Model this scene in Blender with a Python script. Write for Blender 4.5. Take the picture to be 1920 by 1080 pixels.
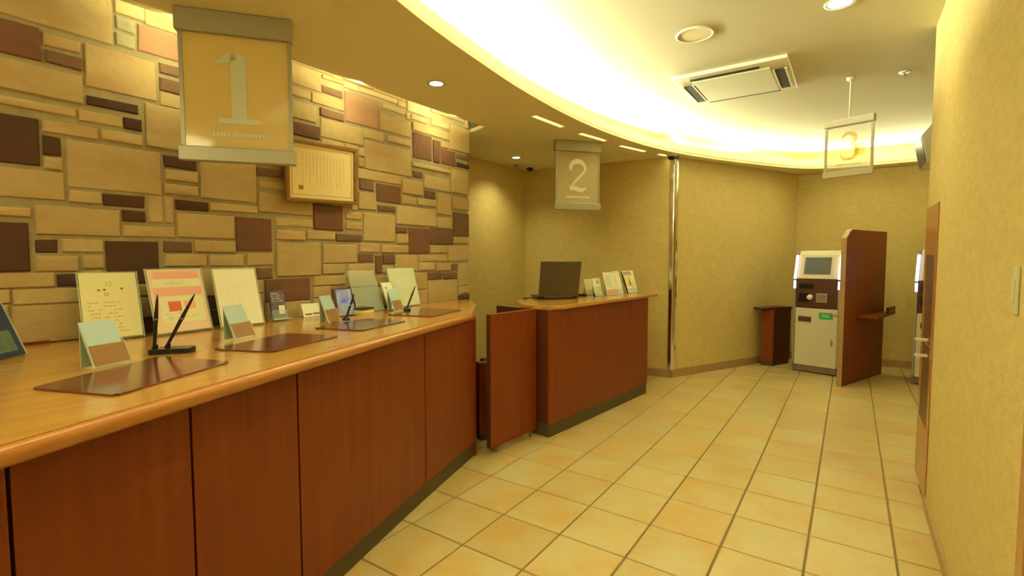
import bpy, bmesh, math, random
from mathutils import Vector, Matrix
from mathutils.geometry import tessellate_polygon

for o in list(bpy.data.objects):
    bpy.data.objects.remove(o)
SC = bpy.context.scene
COL = SC.collection
random.seed(7)

# ------------------------------------------------------------------ camera
F_PX, YAW, PITCH, ROLL = 929.3, -0.5993, 0.0582, -0.0011
fw = Vector((math.sin(YAW)*math.cos(PITCH), math.cos(YAW)*math.cos(PITCH), -math.sin(PITCH)))
r0 = Vector((math.cos(YAW), -math.sin(YAW), 0))
u0 = r0.cross(fw)
rt = math.cos(ROLL)*r0 + math.sin(ROLL)*u0
up = -math.sin(ROLL)*r0 + math.cos(ROLL)*u0
cd = bpy.data.cameras.new('camera')
cam = bpy.data.objects.new('camera', cd)
COL.objects.link(cam)
cam.matrix_world = Matrix(((rt.x, up.x, -fw.x, 0), (rt.y, up.y, -fw.y, 0), (rt.z, up.z, -fw.z, 1.331), (0, 0, 0, 1)))
cd.sensor_width = 36
cd.lens = F_PX/1920*36
cd.clip_start = 0.02
SC.camera = cam

# ------------------------------------------------------------------ light and exposure
SC.view_settings.view_transform = 'Standard'
SC.view_settings.look = 'None'
SC.view_settings.gamma = 1
SC.view_settings.use_curve_mapping = False
SC.view_settings.exposure = 0.1
W = bpy.data.worlds.new('world')
SC.world = W
W.use_nodes = True
W.node_tree.nodes['Background'].inputs[0].default_value = (1.0, 0.85, 0.42, 1)
W.node_tree.nodes['Background'].inputs[1].default_value = 0.05

WARM = (1.0, 0.92, 0.43)
COVE = (1.0, 0.985, 0.57)
ZL = 2.45      # lowered ceiling
ZH = 2.70      # main ceiling


def lamp(name, kind, loc, power, color=WARM, direction=(0, 0, -1), **kw):
    d = bpy.data.lights.new(name, kind)
    d.energy = power
    d.color = color
    for k, v in kw.items():
        setattr(d, k, v)
    o = bpy.data.objects.new(name, d)
    o.location = loc
    o.rotation_euler = Vector(direction).to_track_quat('-Z', 'Y').to_euler()
    COL.objects.link(o)
    return o


CURVE = [(-0.45, -0.80), (-0.95, -0.30), (-1.30, 0.30), (-1.53, 0.90), (-1.679, 1.531), (-1.745, 1.873), (-1.803, 2.296),
         (-1.858, 2.806), (-1.882, 3.498), (-1.845, 4.141), (-1.74, 4.80), (-1.57, 5.38), (-1.30, 5.98), (-0.98, 6.55),
         (-0.69, 7.00), (-0.42, 7.27), (-0.05, 7.38), (0.65, 7.40), (2.15, 7.40)]


def catmull(P, n=5):
    out = []
    for i in range(len(P)-1):
        p0 = Vector(P[max(i-1, 0)]); p1 = Vector(P[i]); p2 = Vector(P[i+1]); p3 = Vector(P[min(i+2, len(P)-1)])
        for k in range(n):
            t = k/n
            out.append(0.5*((2*p1)+(p2-p0)*t+(2*p0-5*p1+4*p2-p3)*t*t+(3*p1-p0-3*p2+p3)*t**3))
    out.append(Vector(P[-1]))
    return out


CV = catmull(CURVE)


def offset(P, d):
    out = []
    for i, p in enumerate(P):
        t = (P[min(i+1, len(P)-1)]-P[max(i-1, 0)]).normalized()
        out.append(p+Vector((-t.y, t.x))*d)
    return out


# hidden lamps on top of the lowered ceiling, behind the curved fascia, shining on the main ceiling
OUT = offset(CV, 0.11)
for i in range(2, len(OUT)-2, 4):
    a, b = OUT[i], OUT[min(i+4, len(OUT)-1)]
    m = (a+b)/2
    d = (b-a).normalized()
    L = (b-a).length
    if m.y > 7.2:
        m.y = min(m.y, 7.56)
    ez = Vector((-d.y*0.80, d.x*0.80, -0.60))      # lamp shines along -ez: up and into the room
    ex = Vector((d.x, d.y, 0))
    ey = ez.cross(ex)
    o = lamp('cove_lamp', 'AREA', (m.x, m.y, 2.572), (36.0 if m.y < 5.5 else 23.0)*L, COVE, shape='RECTANGLE', size=L*0.97, size_y=0.03)
    o.rotation_euler = Matrix((ex, ey, ez)).transposed().to_euler()
# strip lamps in the slot over the stone wall
for y in (0.1, 1.1, 2.1, 3.0):
    lamp('slot_lamp', 'AREA', (-2.62, y, 2.56), 3.2, WARM, (-1, 0, -0.25), shape='RECTANGLE', size=0.04, size_y=0.7)
# recessed downlights, real and added; some fill spots have no fitting
DOWN = [(-2.217, 2.393, ZL), (-3.08, 4.595, ZL), (-2.2, 0.35, ZL), (-2.2, -1.0, ZL), (-2.75, 6.0, ZL)]  # first two are real, the rest added as unseen fill
DOWN_H = [(-0.093, 3.25, ZH), (-0.95, 1.0, ZH), (-0.35, 5.9, ZH), (1.2, 5.2, ZH)]  # first is real, the others are fill spots added without a fitting
for (x, y, z), pw in zip(DOWN[:4], (36, 40, 10, 20)):
    lamp('downlight_and_fill_lamp', 'SPOT', (x, y, z-0.012), pw, WARM, spot_size=math.radians(130), spot_blend=0.9, shadow_soft_size=0.05)
for (x, y, z), pw in zip(DOWN_H, (34, 45, 22, 22)):
    lamp('downlight_and_fill_lamp', 'SPOT', (x, y, z-0.012), pw, WARM, spot_size=math.radians(135), spot_blend=0.9, shadow_soft_size=0.05)
# unseen fill lamp added behind the camera
lamp('fill_lamp', 'AREA', (-1.1, -1.2, 2.4), 34, WARM, (0.1, 0.5, -1), shape='DISK', size=0.9)

# ------------------------------------------------------------------ materials
def newmat(name):
    m = bpy.data.materials.new(name)
    m.use_nodes = True
    nt = m.node_tree
    return m, nt, nt.nodes['Principled BSDF']


def node(nt, t, **kw):
    n = nt.nodes.new(t)
    for k, v in kw.items():
        if k in n.inputs:
            n.inputs[k].default_value = v
        else:
            setattr(n, k, v)
    return n


def mat(name, col, rough=0.5, metal=0.0, coat=0.0, var=None, scale=(8, 8, 8), nscale=1.0, bump=0.0, bscale=60, emit=None, spec=0.5, rnd=0.0):
    """principled material; var = second colour mixed in by noise; bump = fine relief; rnd = per object brightness change"""
    m, nt, p = newmat(name)
    p.inputs['Base Color'].default_value = (*col, 1)
    p.inputs['Roughness'].default_value = rough
    p.inputs['Metallic'].default_value = metal
    p.inputs['Coat Weight'].default_value = coat
    p.inputs['Coat Roughness'].default_value = 0.12
    p.inputs['Specular IOR Level'].default_value = spec
    tc = node(nt, 'ShaderNodeTexCoord')
    out = None
    if var:
        mp = node(nt, 'ShaderNodeMapping')
        mp.inputs['Scale'].default_value = scale
        nt.links.new(tc.outputs['Object'], mp.inputs['Vector'])
        if rnd:
            oi = node(nt, 'ShaderNodeObjectInfo')
            sm = node(nt, 'ShaderNodeVectorMath', operation='SCALE')
            cx = node(nt, 'ShaderNodeCombineXYZ')
            for k in range(3):
                nt.links.new(oi.outputs['Random'], cx.inputs[k])
            sm.inputs['Scale'].default_value = 40
            nt.links.new(cx.outputs[0], sm.inputs[0])
            nt.links.new(sm.outputs[0], mp.inputs['Location'])
        nz = node(nt, 'ShaderNodeTexNoise', Scale=nscale, Detail=5.0, Roughness=0.6)
        nt.links.new(mp.outputs[0], nz.inputs['Vector'])
        rp = node(nt, 'ShaderNodeValToRGB')
        rp.color_ramp.elements[0].position = 0.36
        rp.color_ramp.elements[1].position = 0.66
        rp.color_ramp.elements[0].color = (*col, 1)
        rp.color_ramp.elements[1].color = (*var, 1)
        nt.links.new(nz.outputs['Fac'], rp.inputs[0])
        out = rp.outputs[0]
        if rnd:
            hs = node(nt, 'ShaderNodeHueSaturation')
            mr = node(nt, 'ShaderNodeMapRange')
            mr.inputs['To Min'].default_value = 1-rnd
            mr.inputs['To Max'].default_value = 1+rnd
            nt.links.new(oi.outputs['Random'], mr.inputs['Value'])
            nt.links.new(mr.outputs[0], hs.inputs['Value'])
            nt.links.new(out, hs.inputs['Color'])
            out = hs.outputs[0]
        nt.links.new(out, p.inputs['Base Color'])
    if bump:
        nb = node(nt, 'ShaderNodeTexNoise', Scale=bscale, Detail=4.0)
        nt.links.new(tc.outputs['Object'], nb.inputs['Vector'])
        b = node(nt, 'ShaderNodeBump', Strength=bump, Distance=0.01)
        nt.links.new(nb.outputs['Fac'], b.inputs['Height'])
        nt.links.new(b.outputs[0], p.inputs['Normal'])
    if emit:
        p.inputs['Emission Color'].default_value = (*emit[:3], 1)
        p.inputs['Emission Strength'].default_value = emit[3]
    return m


def glassy(name, tint, clear=0.85, rough=0.05):
    m, nt, p = newmat(name)
    tr = node(nt, 'ShaderNodeBsdfTransparent')
    tr.inputs[0].default_value = (*tint, 1)
    p.inputs['Base Color'].default_value = (*tint, 1)
    p.inputs['Roughness'].default_value = rough
    mx = node(nt, 'ShaderNodeMixShader')
    mx.inputs[0].default_value = clear
    nt.links.new(p.outputs[0], mx.inputs[1])
    nt.links.new(tr.outputs[0], mx.inputs[2])
    nt.links.new(mx.outputs[0], nt.nodes['Material Output'].inputs['Surface'])
    return m


def frosted(name, col, trans=0.45):
    m, nt, p = newmat(name)
    p.inputs['Base Color'].default_value = (*col, 1)
    p.inputs['Roughness'].default_value = 0.07
    tl = node(nt, 'ShaderNodeBsdfTranslucent')
    tl.inputs[0].default_value = (*col, 1)
    mx = node(nt, 'ShaderNodeMixShader')
    mx.inputs[0].default_value = trans
    nt.links.new(p.outputs[0], mx.inputs[1])
    nt.links.new(tl.outputs[0], mx.inputs[2])
    nt.links.new(mx.outputs[0], nt.nodes['Material Output'].inputs['Surface'])
    return m


M = {}
M['wallpaper'] = mat('wallpaper', (0.64, 0.50, 0.195), 0.8, var=(0.71, 0.56, 0.235), scale=(14, 14, 30), bump=0.35, bscale=90)
M['plaster'] = mat('plaster', (0.68, 0.65, 0.51), 0.85)
M['plaster_low'] = mat('plaster_low', (0.86, 0.79, 0.56), 0.85)
M['fascia'] = mat('fascia', (0.72, 0.69, 0.52), 0.7)
M['grout'] = mat('grout', (0.20, 0.145, 0.06), 0.9)
M['mortar'] = mat('mortar', (0.34, 0.28, 0.16), 0.95, var=(0.42, 0.35, 0.20), scale=(9, 9, 9), bump=0.5, bscale=80)
M['tile'] = mat('tile', (0.545, 0.460, 0.235), 0.33, var=(0.53, 0.345, 0.11), scale=(3.2, 3.2, 3.2), bump=0.12, bscale=25, rnd=0.05)
M['stone_t'] = mat('stone_tan', (0.52, 0.40, 0.20), 0.85, var=(0.47, 0.32, 0.14), scale=(2.5, 2.5, 6), bump=0.6, bscale=22, rnd=0.07)
M['stone_g'] = mat('stone_grey_green', (0.42, 0.40, 0.26), 0.85, var=(0.38, 0.33, 0.2), scale=(4, 4, 8), bump=0.5, bscale=22, rnd=0.08)
M['stone_y'] = mat('stone_pale', (0.62, 0.47, 0.28), 0.85, var=(0.54, 0.42, 0.24), scale=(4, 4, 8), bump=0.5, bscale=22, rnd=0.05)
M['stone_p'] = mat('stone_pink', (0.40, 0.22, 0.13), 0.85, var=(0.34, 0.20, 0.12), scale=(4, 4, 8), bump=0.5, bscale=22, rnd=0.1)
M['stone_r'] = mat('stone_red_brown', (0.20, 0.085, 0.05), 0.85, var=(0.16, 0.075, 0.04), scale=(4, 4, 8), bump=0.5, bscale=22, rnd=0.12)
M['stone_b'] = mat('stone_brown', (0.17, 0.095, 0.055), 0.85, var=(0.2, 0.11, 0.06), scale=(4, 4, 8), bump=0.5, bscale=22, rnd=0.12)
M['stone_d'] = mat('stone_dark_brown', (0.085, 0.034, 0.02), 0.85, var=(0.07, 0.034, 0.02), scale=(4, 4, 8), bump=0.5, bscale=22, rnd=0.15)
M['panel_wood'] = mat('panel_wood', (0.20, 0.038, 0.0045), 0.42, spec=0.3, var=(0.165, 0.029, 0.004), scale=(26, 26, 1.6))
M['top_wood'] = mat('top_wood', (0.55, 0.29, 0.065), 0.22, coat=0.35, var=(0.48, 0.245, 0.055), scale=(30, 2, 30))
M['edge_wood'] = mat('edge_wood', (0.46, 0.19, 0.045), 0.28, coat=0.3, var=(0.40, 0.16, 0.04), scale=(30, 3, 30))
M['pale_wood'] = mat('pale_wood', (0.42, 0.27, 0.13), 0.45, var=(0.37, 0.23, 0.11), scale=(26, 26, 2))
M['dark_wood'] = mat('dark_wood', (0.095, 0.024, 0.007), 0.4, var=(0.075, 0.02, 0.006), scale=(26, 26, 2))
M['frame_wood'] = mat('frame_wood', (0.30, 0.15, 0.03), 0.35, var=(0.24, 0.12, 0.025), scale=(20, 20, 20))
M['kick'] = mat('kick_plate', (0.075, 0.055, 0.024), 0.55)
M['mat_leather'] = mat('maroon_leatherette', (0.15, 0.040, 0.016), 0.16, coat=0.4)
M['black'] = mat('black_plastic', (0.012, 0.011, 0.012), 0.25)
M['charcoal'] = mat('charcoal', (0.075, 0.055, 0.035), 0.45)
M['screen'] = mat('dark_screen', (0.02, 0.025, 0.03), 0.3, emit=(0.30, 0.34, 0.30, 0.02), spec=0.3)
M['white_metal'] = mat('white_metal', (0.72, 0.68, 0.55), 0.4)
M['cream_plastic'] = mat('cream_plastic', (0.66, 0.66, 0.50), 0.45)
M['grey_metal'] = mat('grey_metal', (0.22, 0.18, 0.15), 0.4, metal=0.3)
M['sign_metal'] = mat('sign_metal', (0.40, 0.38, 0.30), 0.4, metal=0.35)
M['chrome'] = mat('chrome', (0.85, 0.82, 0.78), 0.12, metal=1.0)
M['paper_white'] = mat('paper_white', (0.90, 0.88, 0.74), 0.6)
M['paper_cream'] = mat('paper_cream', (0.88, 0.74, 0.37), 0.6)
M['paper_yellow'] = mat('paper_yellow', (0.82, 0.77, 0.44), 0.5)
M['paper_pink'] = mat('paper_pink', (0.88, 0.46, 0.36), 0.5)
M['paper_pale_pink'] = mat('paper_pale_pink', (0.88, 0.66, 0.52), 0.5)
M['paper_green'] = mat('paper_green', (0.68, 0.74, 0.54), 0.5)
M['paper_blue'] = mat('paper_blue', (0.46, 0.62, 0.68), 0.4)
M['paper_brown'] = mat('paper_brown', (0.31, 0.155, 0.05), 0.4)
M['leaf_blue'] = mat('leaf_blue', (0.40, 0.54, 0.46), 0.3)
M['pale_green'] = mat('pale_green_paper', (0.84, 0.82, 0.56), 0.5)
M['ink'] = mat('ink', (0.20, 0.16, 0.08), 0.6)
M['faint_ink'] = mat('faint_ink', (0.60, 0.46, 0.18), 0.6)
M['ink_red'] = mat('ink_red', (0.75, 0.16, 0.07), 0.6)
M['ink_blue'] = mat('ink_blue', (0.05, 0.09, 0.35), 0.5)
M['navy'] = mat('navy_print', (0.015, 0.035, 0.12), 0.3)
M['teal'] = mat('teal_print', (0.07, 0.14, 0.13), 0.3, var=(0.15, 0.2, 0.14), scale=(30, 30, 30))
M['violet'] = mat('violet_print', (0.10, 0.08, 0.16), 0.4, var=(0.18, 0.15, 0.22), scale=(60, 60, 60))
M['blue_print'] = mat('blue_print', (0.12, 0.16, 0.95), 0.35, var=(0.50, 0.60, 1.0), scale=(16, 16, 16))
M['acrylic'] = glassy('clear_acrylic', (0.93, 0.97, 0.93), 0.82)
M['acrylic_edge'] = glassy('acrylic_edge', (0.82, 0.88, 0.78), 0.5, 0.15)
M['acrylic_grey'] = glassy('grey_acrylic', (0.70, 0.72, 0.58), 0.72, 0.2)
M['frosted'] = frosted('frosted_panel', (0.72, 0.62, 0.40), 0.35)
M['frosted_lit'] = frosted('frosted_lit_panel', (0.90, 0.76, 0.40), 0.35)  # brighter, yellower copy of the frosted panel; reflected light put into its colour
M['numeral_grey'] = mat('grey_film', (0.66, 0.68, 0.56), 0.4)
M['frosted_clear'] = glassy('lightly_frosted_panel', (0.98, 0.98, 0.94), 0.72, 0.3)
M['numeral'] = mat('numeral_film', (0.92, 0.92, 0.84), 0.5)
M['numeral_clear'] = glassy('cream_film', (0.97, 0.90, 0.62), 0.72, 0.4)
M['lamp_glow'] = mat('lamp_glow', (0.9, 0.9, 0.85), 0.5, emit=(1.0, 0.93, 0.75, 9.0))
M['strip_glow'] = mat('strip_glow', (0.9, 0.9, 0.95), 0.4, emit=(0.80, 0.78, 1.0, 2.2))
M['exit_green'] = mat('green_label', (0.02, 0.22, 0.06), 0.4, emit=(0.05, 0.6, 0.15, 0.15))
M['green_light'] = mat('green_label_light', (0.15, 0.6, 0.3), 0.4)
M['mouth'] = mat('dark_recess', (0.02, 0.016, 0.012), 0.7)
M['brown_face'] = mat('brown_face', (0.085, 0.032, 0.022), 0.3)

# ------------------------------------------------------------------ helpers
def box(bm, c, s, rot=None):
    r = bmesh.ops.create_cube(bm, size=1)
    mtx = Matrix.Translation(c) @ (rot.to_4x4() if rot else Matrix.Identity(4)) @ Matrix.Diagonal((*s, 1))
    bmesh.ops.transform(bm, matrix=mtx, verts=r['verts'])
    return r['verts']


def box2(bm, a, b):
    return box(bm, tuple((a[i]+b[i])/2 for i in range(3)), tuple(abs(b[i]-a[i]) for i in range(3)))


def prism(bm, pts, z0, z1, mtx=None):
    lo = [bm.verts.new((p[0], p[1], z0)) for p in pts]
    hi = [bm.verts.new((p[0], p[1], z1)) for p in pts]
    n = len(pts)
    for i in range(n):
        bm.faces.new((lo[i], lo[(i+1) % n], hi[(i+1) % n], hi[i]))
    for tri in tessellate_polygon([[Vector((p[0], p[1], 0)) for p in pts]]):
        bm.faces.new([hi[k] for k in tri])
        bm.faces.new([lo[k] for k in tri])
    if mtx is not None:
        bmesh.ops.transform(bm, matrix=mtx, verts=lo+hi)
    return lo+hi


def tube(bm, a, b, r0, r1=None, n=10):
    a = Vector(a); b = Vector(b)
    r1 = r0 if r1 is None else r1
    d = b-a
    q = d.to_track_quat('Z', 'Y').to_matrix().to_4x4()
    res = bmesh.ops.create_cone(bm, cap_ends=True, segments=n, radius1=r0, radius2=max(r1, 1e-4), depth=d.length)
    bmesh.ops.transform(bm, matrix=Matrix.Translation((a+b)/2) @ q, verts=res['verts'])


def lathe(bm, prof, n=24, c=(0, 0, 0)):
    rings = []
    for r, z in prof:
        rings.append([bm.verts.new((c[0]+r*math.cos(2*math.pi*k/n), c[1]+r*math.sin(2*math.pi*k/n), c[2]+z)) for k in range(n)])
    for i in range(len(rings)-1):
        for k in range(n):
            bm.faces.new((rings[i][k], rings[i][(k+1) % n], rings[i+1][(k+1) % n], rings[i+1][k]))
    bm.faces.new(rings[0])
    bm.faces.new(rings[-1])


def obj(name, bm, m, parent=None, bevel=0.0, smooth=False, label=None):
    bmesh.ops.recalc_face_normals(bm, faces=bm.faces)
    me = bpy.data.meshes.new(name)
    bm.to_mesh(me)
    bm.free()
    if smooth:
        for p in me.polygons:
            p.use_smooth = True
    o = bpy.data.objects.new(name, me)
    COL.objects.link(o)
    if isinstance(m, str):
        m = M[m]
    me.materials.append(m)
    if parent:
        o.parent = parent
    if bevel:
        b = o.modifiers.new('bevel', 'BEVEL')
        b.width = bevel
        b.segments = 2
        b.limit_method = 'ANGLE'
    if label:
        o['label'] = label
    if name in ('print', 'small_print', 'writing', 'lettering', 'crest', 'keys', 'border'):
        o['kind'] = 'stuff'
    return o


def B():
    return bmesh.new()


def part(name, a, b, m, parent, bevel=0.0, label=None):
    bm = B(); box2(bm, a, b)
    return obj(name, bm, m, parent, bevel, label=label)


def tag(o, label, cat, group=None):
    o['label'] = label
    o['category'] = cat
    if group:
        o['group'] = group
    return o


def struct(o):
    o['kind'] = 'structure'
    return o


def thing(name, label, cat, loc=(0, 0, 0), rotz=0.0, group=None):
    o = bpy.data.objects.new(name, None)
    o.empty_display_size = 0.1
    COL.objects.link(o)
    o.location = loc
    o.rotation_euler = (0, 0, rotz)
    return tag(o, label, cat, group)


def dup(root, loc, rotz, label):
    r = root.copy(); COL.objects.link(r)
    r.location = loc; r.rotation_euler = (0, 0, rotz); r['label'] = label
    for ch in list(root.children):
        c = ch.copy(); COL.objects.link(c); c.parent = r
        for g in ch.children:
            d = g.copy(); COL.objects.link(d); d.parent = c
    return r


# ------------------------------------------------------------------ structure
# floor with real tiles
T = 0.333
bm = B(); box2(bm, (-3.7, -2.2, -0.10), (2.4, 8.0, -0.006))
floor = struct(obj('floor', bm, 'grout'))


def edge(Y):
    return -1.232-0.365*Y+0.0205*Y*Y


def face(Y, ex=0.0):
    return edge(Y)-(0.07-0.02*Y)-ex


def tile_bm(w, d, bm=None, x=0, y=0):
    bm = bm or B()
    g, c = 0.0040, 0.003
    x0, x1, y0, y1 = x+g, x+w-g, y+g, y+d-g
    lo = [bm.verts.new(v) for v in ((x0, y0, -0.0065), (x1, y0, -0.0065), (x1, y1, -0.0065), (x0, y1, -0.0065))]
    mi = [bm.verts.new(v) for v in ((x0, y0, -0.003), (x1, y0, -0.003), (x1, y1, -0.003), (x0, y1, -0.003))]
    hi = [bm.verts.new(v) for v in ((x0+c, y0+c, 0), (x1-c, y0+c, 0), (x1-c, y1-c, 0), (x0+c, y1-c, 0))]
    for A_, B_ in ((lo, mi), (mi, hi)):
        for i in range(4):
            bm.faces.new((A_[i], A_[(i+1) % 4], B_[(i+1) % 4], B_[i]))
    bm.faces.new(hi)
    return bm


shared = {}
rest = B()
for k in range(-4, 10):
    for j in range(-8, 18):
        x, y = (k-3.376)*T, (j+6.165)*T - 0.0
        if x > 2.1 or y > 7.9:
            continue
        w, d = T, T
        if x < 0.374 < x+T and y+T < 4.05:
            w = 0.374-x
        visible = 0.7 < y and (x+T > face(min(y+T, 2.5))-0.12 if y < 2.9 else x+T > (-2.3 if y < 3.3 else -1.95)) and (k <= 4 or (y > 3.5 and k <= 6))
        if y > 5.1 and x+T < -1.64+(y+T-5.56)*0.5:
            visible = False
        if x > 0.374 and y+T < 3.93:
            visible = False
        if visible:
            key = round(w, 3)
            if key not in shared:
                o = obj('tile', tile_bm(w, d), 'tile', floor)
                shared[key] = o.data
            else:
                o = bpy.data.objects.new('tile', shared[key]); COL.objects.link(o); o.parent = floor
            o.location = (x, y, 0)
        else:
            tile_bm(w, d, rest, x, y)
o = obj('tiles', rest, 'tile', floor)
o['kind'] = 'stuff'

# main ceiling
bm = B(); box2(bm, (-3.7, -2.2, ZH), (2.4, 8.0, ZH+0.1))
struct(obj('ceiling', bm, 'plaster'))

# lowered ceiling with a curved edge, the slot over the stone wall and four slits near the edge
outer = [(-3.65, 7.95), (-3.65, -2.1)] + [(-0.45, -2.1)] + [(p.x, p.y) for p in CV] + [(2.15, 7.95)]


def slit(a, b, w=0.05):
    a = Vector(a); b = Vector(b)
    n = (b-a).normalized(); n = Vector((-n.y, n.x))*w/2
    return [tuple(a-n), tuple(b-n), tuple(b+n), tuple(a+n)]


holes = [[(-2.94, -1.2), (-2.685, -1.2), (-2.60, 3.40), (-2.94, 3.52)],
         slit((-2.09, 3.36), (-2.06, 3.78)), slit((-2.035, 4.06), (-1.96, 4.45)),
         slit((-1.925, 4.72), (-1.81, 5.12)), slit((-1.74, 5.33), (-1.60, 5.68))]


def ring_prism(bm, loops, z0, z1):
    allp = [p for l in loops for p in l]
    lo = [bm.verts.new((p[0], p[1], z0)) for p in allp]
    hi = [bm.verts.new((p[0], p[1], z1)) for p in allp]
    k = 0
    for l in loops:
        n = len(l)
        for i in range(n):
            bm.faces.new((lo[k+i], lo[k+(i+1) % n], hi[k+(i+1) % n], hi[k+i]))
        k += n
    for tri in tessellate_polygon([[Vector((p[0], p[1], 0)) for p in l] for l in loops]):
        bm.faces.new([hi[i] for i in tri]); bm.faces.new([lo[i] for i in tri])


bm = B(); ring_prism(bm, [outer]+holes, ZL, ZL+0.03)
struct(obj('ceiling', bm, 'plaster_low'))


def ribbon(inner, outer_, z0, z1):
    bm = B()
    n = len(inner)
    V = [[bm.verts.new((p.x, p.y, z)) for p in P] for P, z in ((inner, z0), (outer_, z0), (outer_, z1), (inner, z1))]
    for i in range(n-1):
        for a in range(4):
            b = (a+1) % 4
            bm.faces.new((V[a][i], V[a][i+1], V[b][i+1], V[b][i]))
    bm.faces.new([v[0] for v in V]); bm.faces.new([v[-1] for v in V])
    return bm


fin = offset(CV, 0.022)
struct(obj('trim_1', ribbon(offset(CV, -0.030), offset(CV, 0.03), ZL-0.006, ZL+0.012), 'plaster_low'))
struct(obj('trim_3', ribbon(offset(CV, 0.004), offset(CV, 0.03), ZL+0.012, ZL+0.026), 'pale_wood'))  # recess shadow of the groove put into this strip's darker colour
struct(obj('trim_4', ribbon(offset(CV, -0.016), offset(CV, 0.03), ZL+0.026, ZL+0.040), 'fascia'))
struct(obj('trim_2', ribbon(offset(CV, 0.012), offset(CV, 0.03), ZL+0.040, ZL+0.115), 'fascia'))

# walls
def wall_seg(name, a, b, z0, z1, th, m='wallpaper', flip=False):
    """wall whose visible face runs from a to b; body on the left of a->b"""
    a = Vector(a); b = Vector(b)
    n = (b-a).normalized(); n = Vector((-n.y, n.x))*th*(-1 if flip else 1)
    bm = B(); prism(bm, [tuple(a), tuple(b), tuple(b+n), tuple(a+n)], z0, z1)
    return struct(obj(name, bm, m))


P = Vector((-1.635, 5.55)); Q = Vector((-0.612, 7.63)); S0 = Vector((-3.46, 5.36))
wall_seg('wall_staff', (-3.46, 2.0), (-3.46, 5.40), 0, ZH, 0.12)
wall_seg('wall_rear_left', S0, P, 0, ZH, 0.12)
bm = B(); prism(bm, [tuple(P), tuple(Q), (-0.75, 7.75), (-1.775, 5.69)], 0, ZH)
struct(obj('wall_angled', bm, 'wallpaper'))
bm = B(); box2(bm, (-0.75, 7.63, 0), (2.3, 7.78, ZH)); struct(obj('wall_back', bm, 'wallpaper'))
bm = B(); box2(bm, (2.2, 3.0, 0), (2.35, 7.7, ZH)); struct(obj('wall_far_right', bm, 'wallpaper'))
bm = B(); box2(bm, (0.374, 1.72, 0), (0.52, 3.905, ZH))
wr = struct(obj('wall_right', bm, 'wallpaper'))
bm = B(); box2(bm, (0.52, 3.0, 0), (2.3, 3.12, ZH)); struct(obj('wall_corridor', bm, 'wallpaper'))
bm = B(); box2(bm, (0.374, -2.1, 0), (0.52, 0.70, ZH)); struct(obj('wall_right', bm, 'wallpaper'))
bm = B(); box2(bm, (0.374, 0.70, 2.1), (0.52, 1.72, ZH)); struct(obj('wall_right', bm, 'wallpaper'))
bm = B(); box2(bm, (-3.7, -2.2, 0), (0.52, -2.08, ZH)); struct(obj('wall_behind', bm, 'wallpaper'))

# door in the right wall beside the camera
bm = B(); box2(bm, (0.40, 0.77, 0.01), (0.44, 1.655, 2.04))
d1 = struct(obj('door_1', bm, 'panel_wood'))
bm = B()
box2(bm, (0.368, 1.66, 0), (0.50, 1.725, 2.10)); box2(bm, (0.368, 0.70, 0), (0.50, 0.765, 2.10)); box2(bm, (0.368, 0.765, 2.045), (0.50, 1.66, 2.10))
obj('door_frame', bm, 'edge_wood', d1, 0.003)
bm = B(); tube(bm, (0.40, 0.84, 1.0), (0.345, 0.84, 1.0), 0.01); tube(bm, (0.345, 0.84, 1.0), (0.345, 0.96, 1.0), 0.01)
obj('door_handle', bm, 'chrome', d1, smooth=True)

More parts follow.
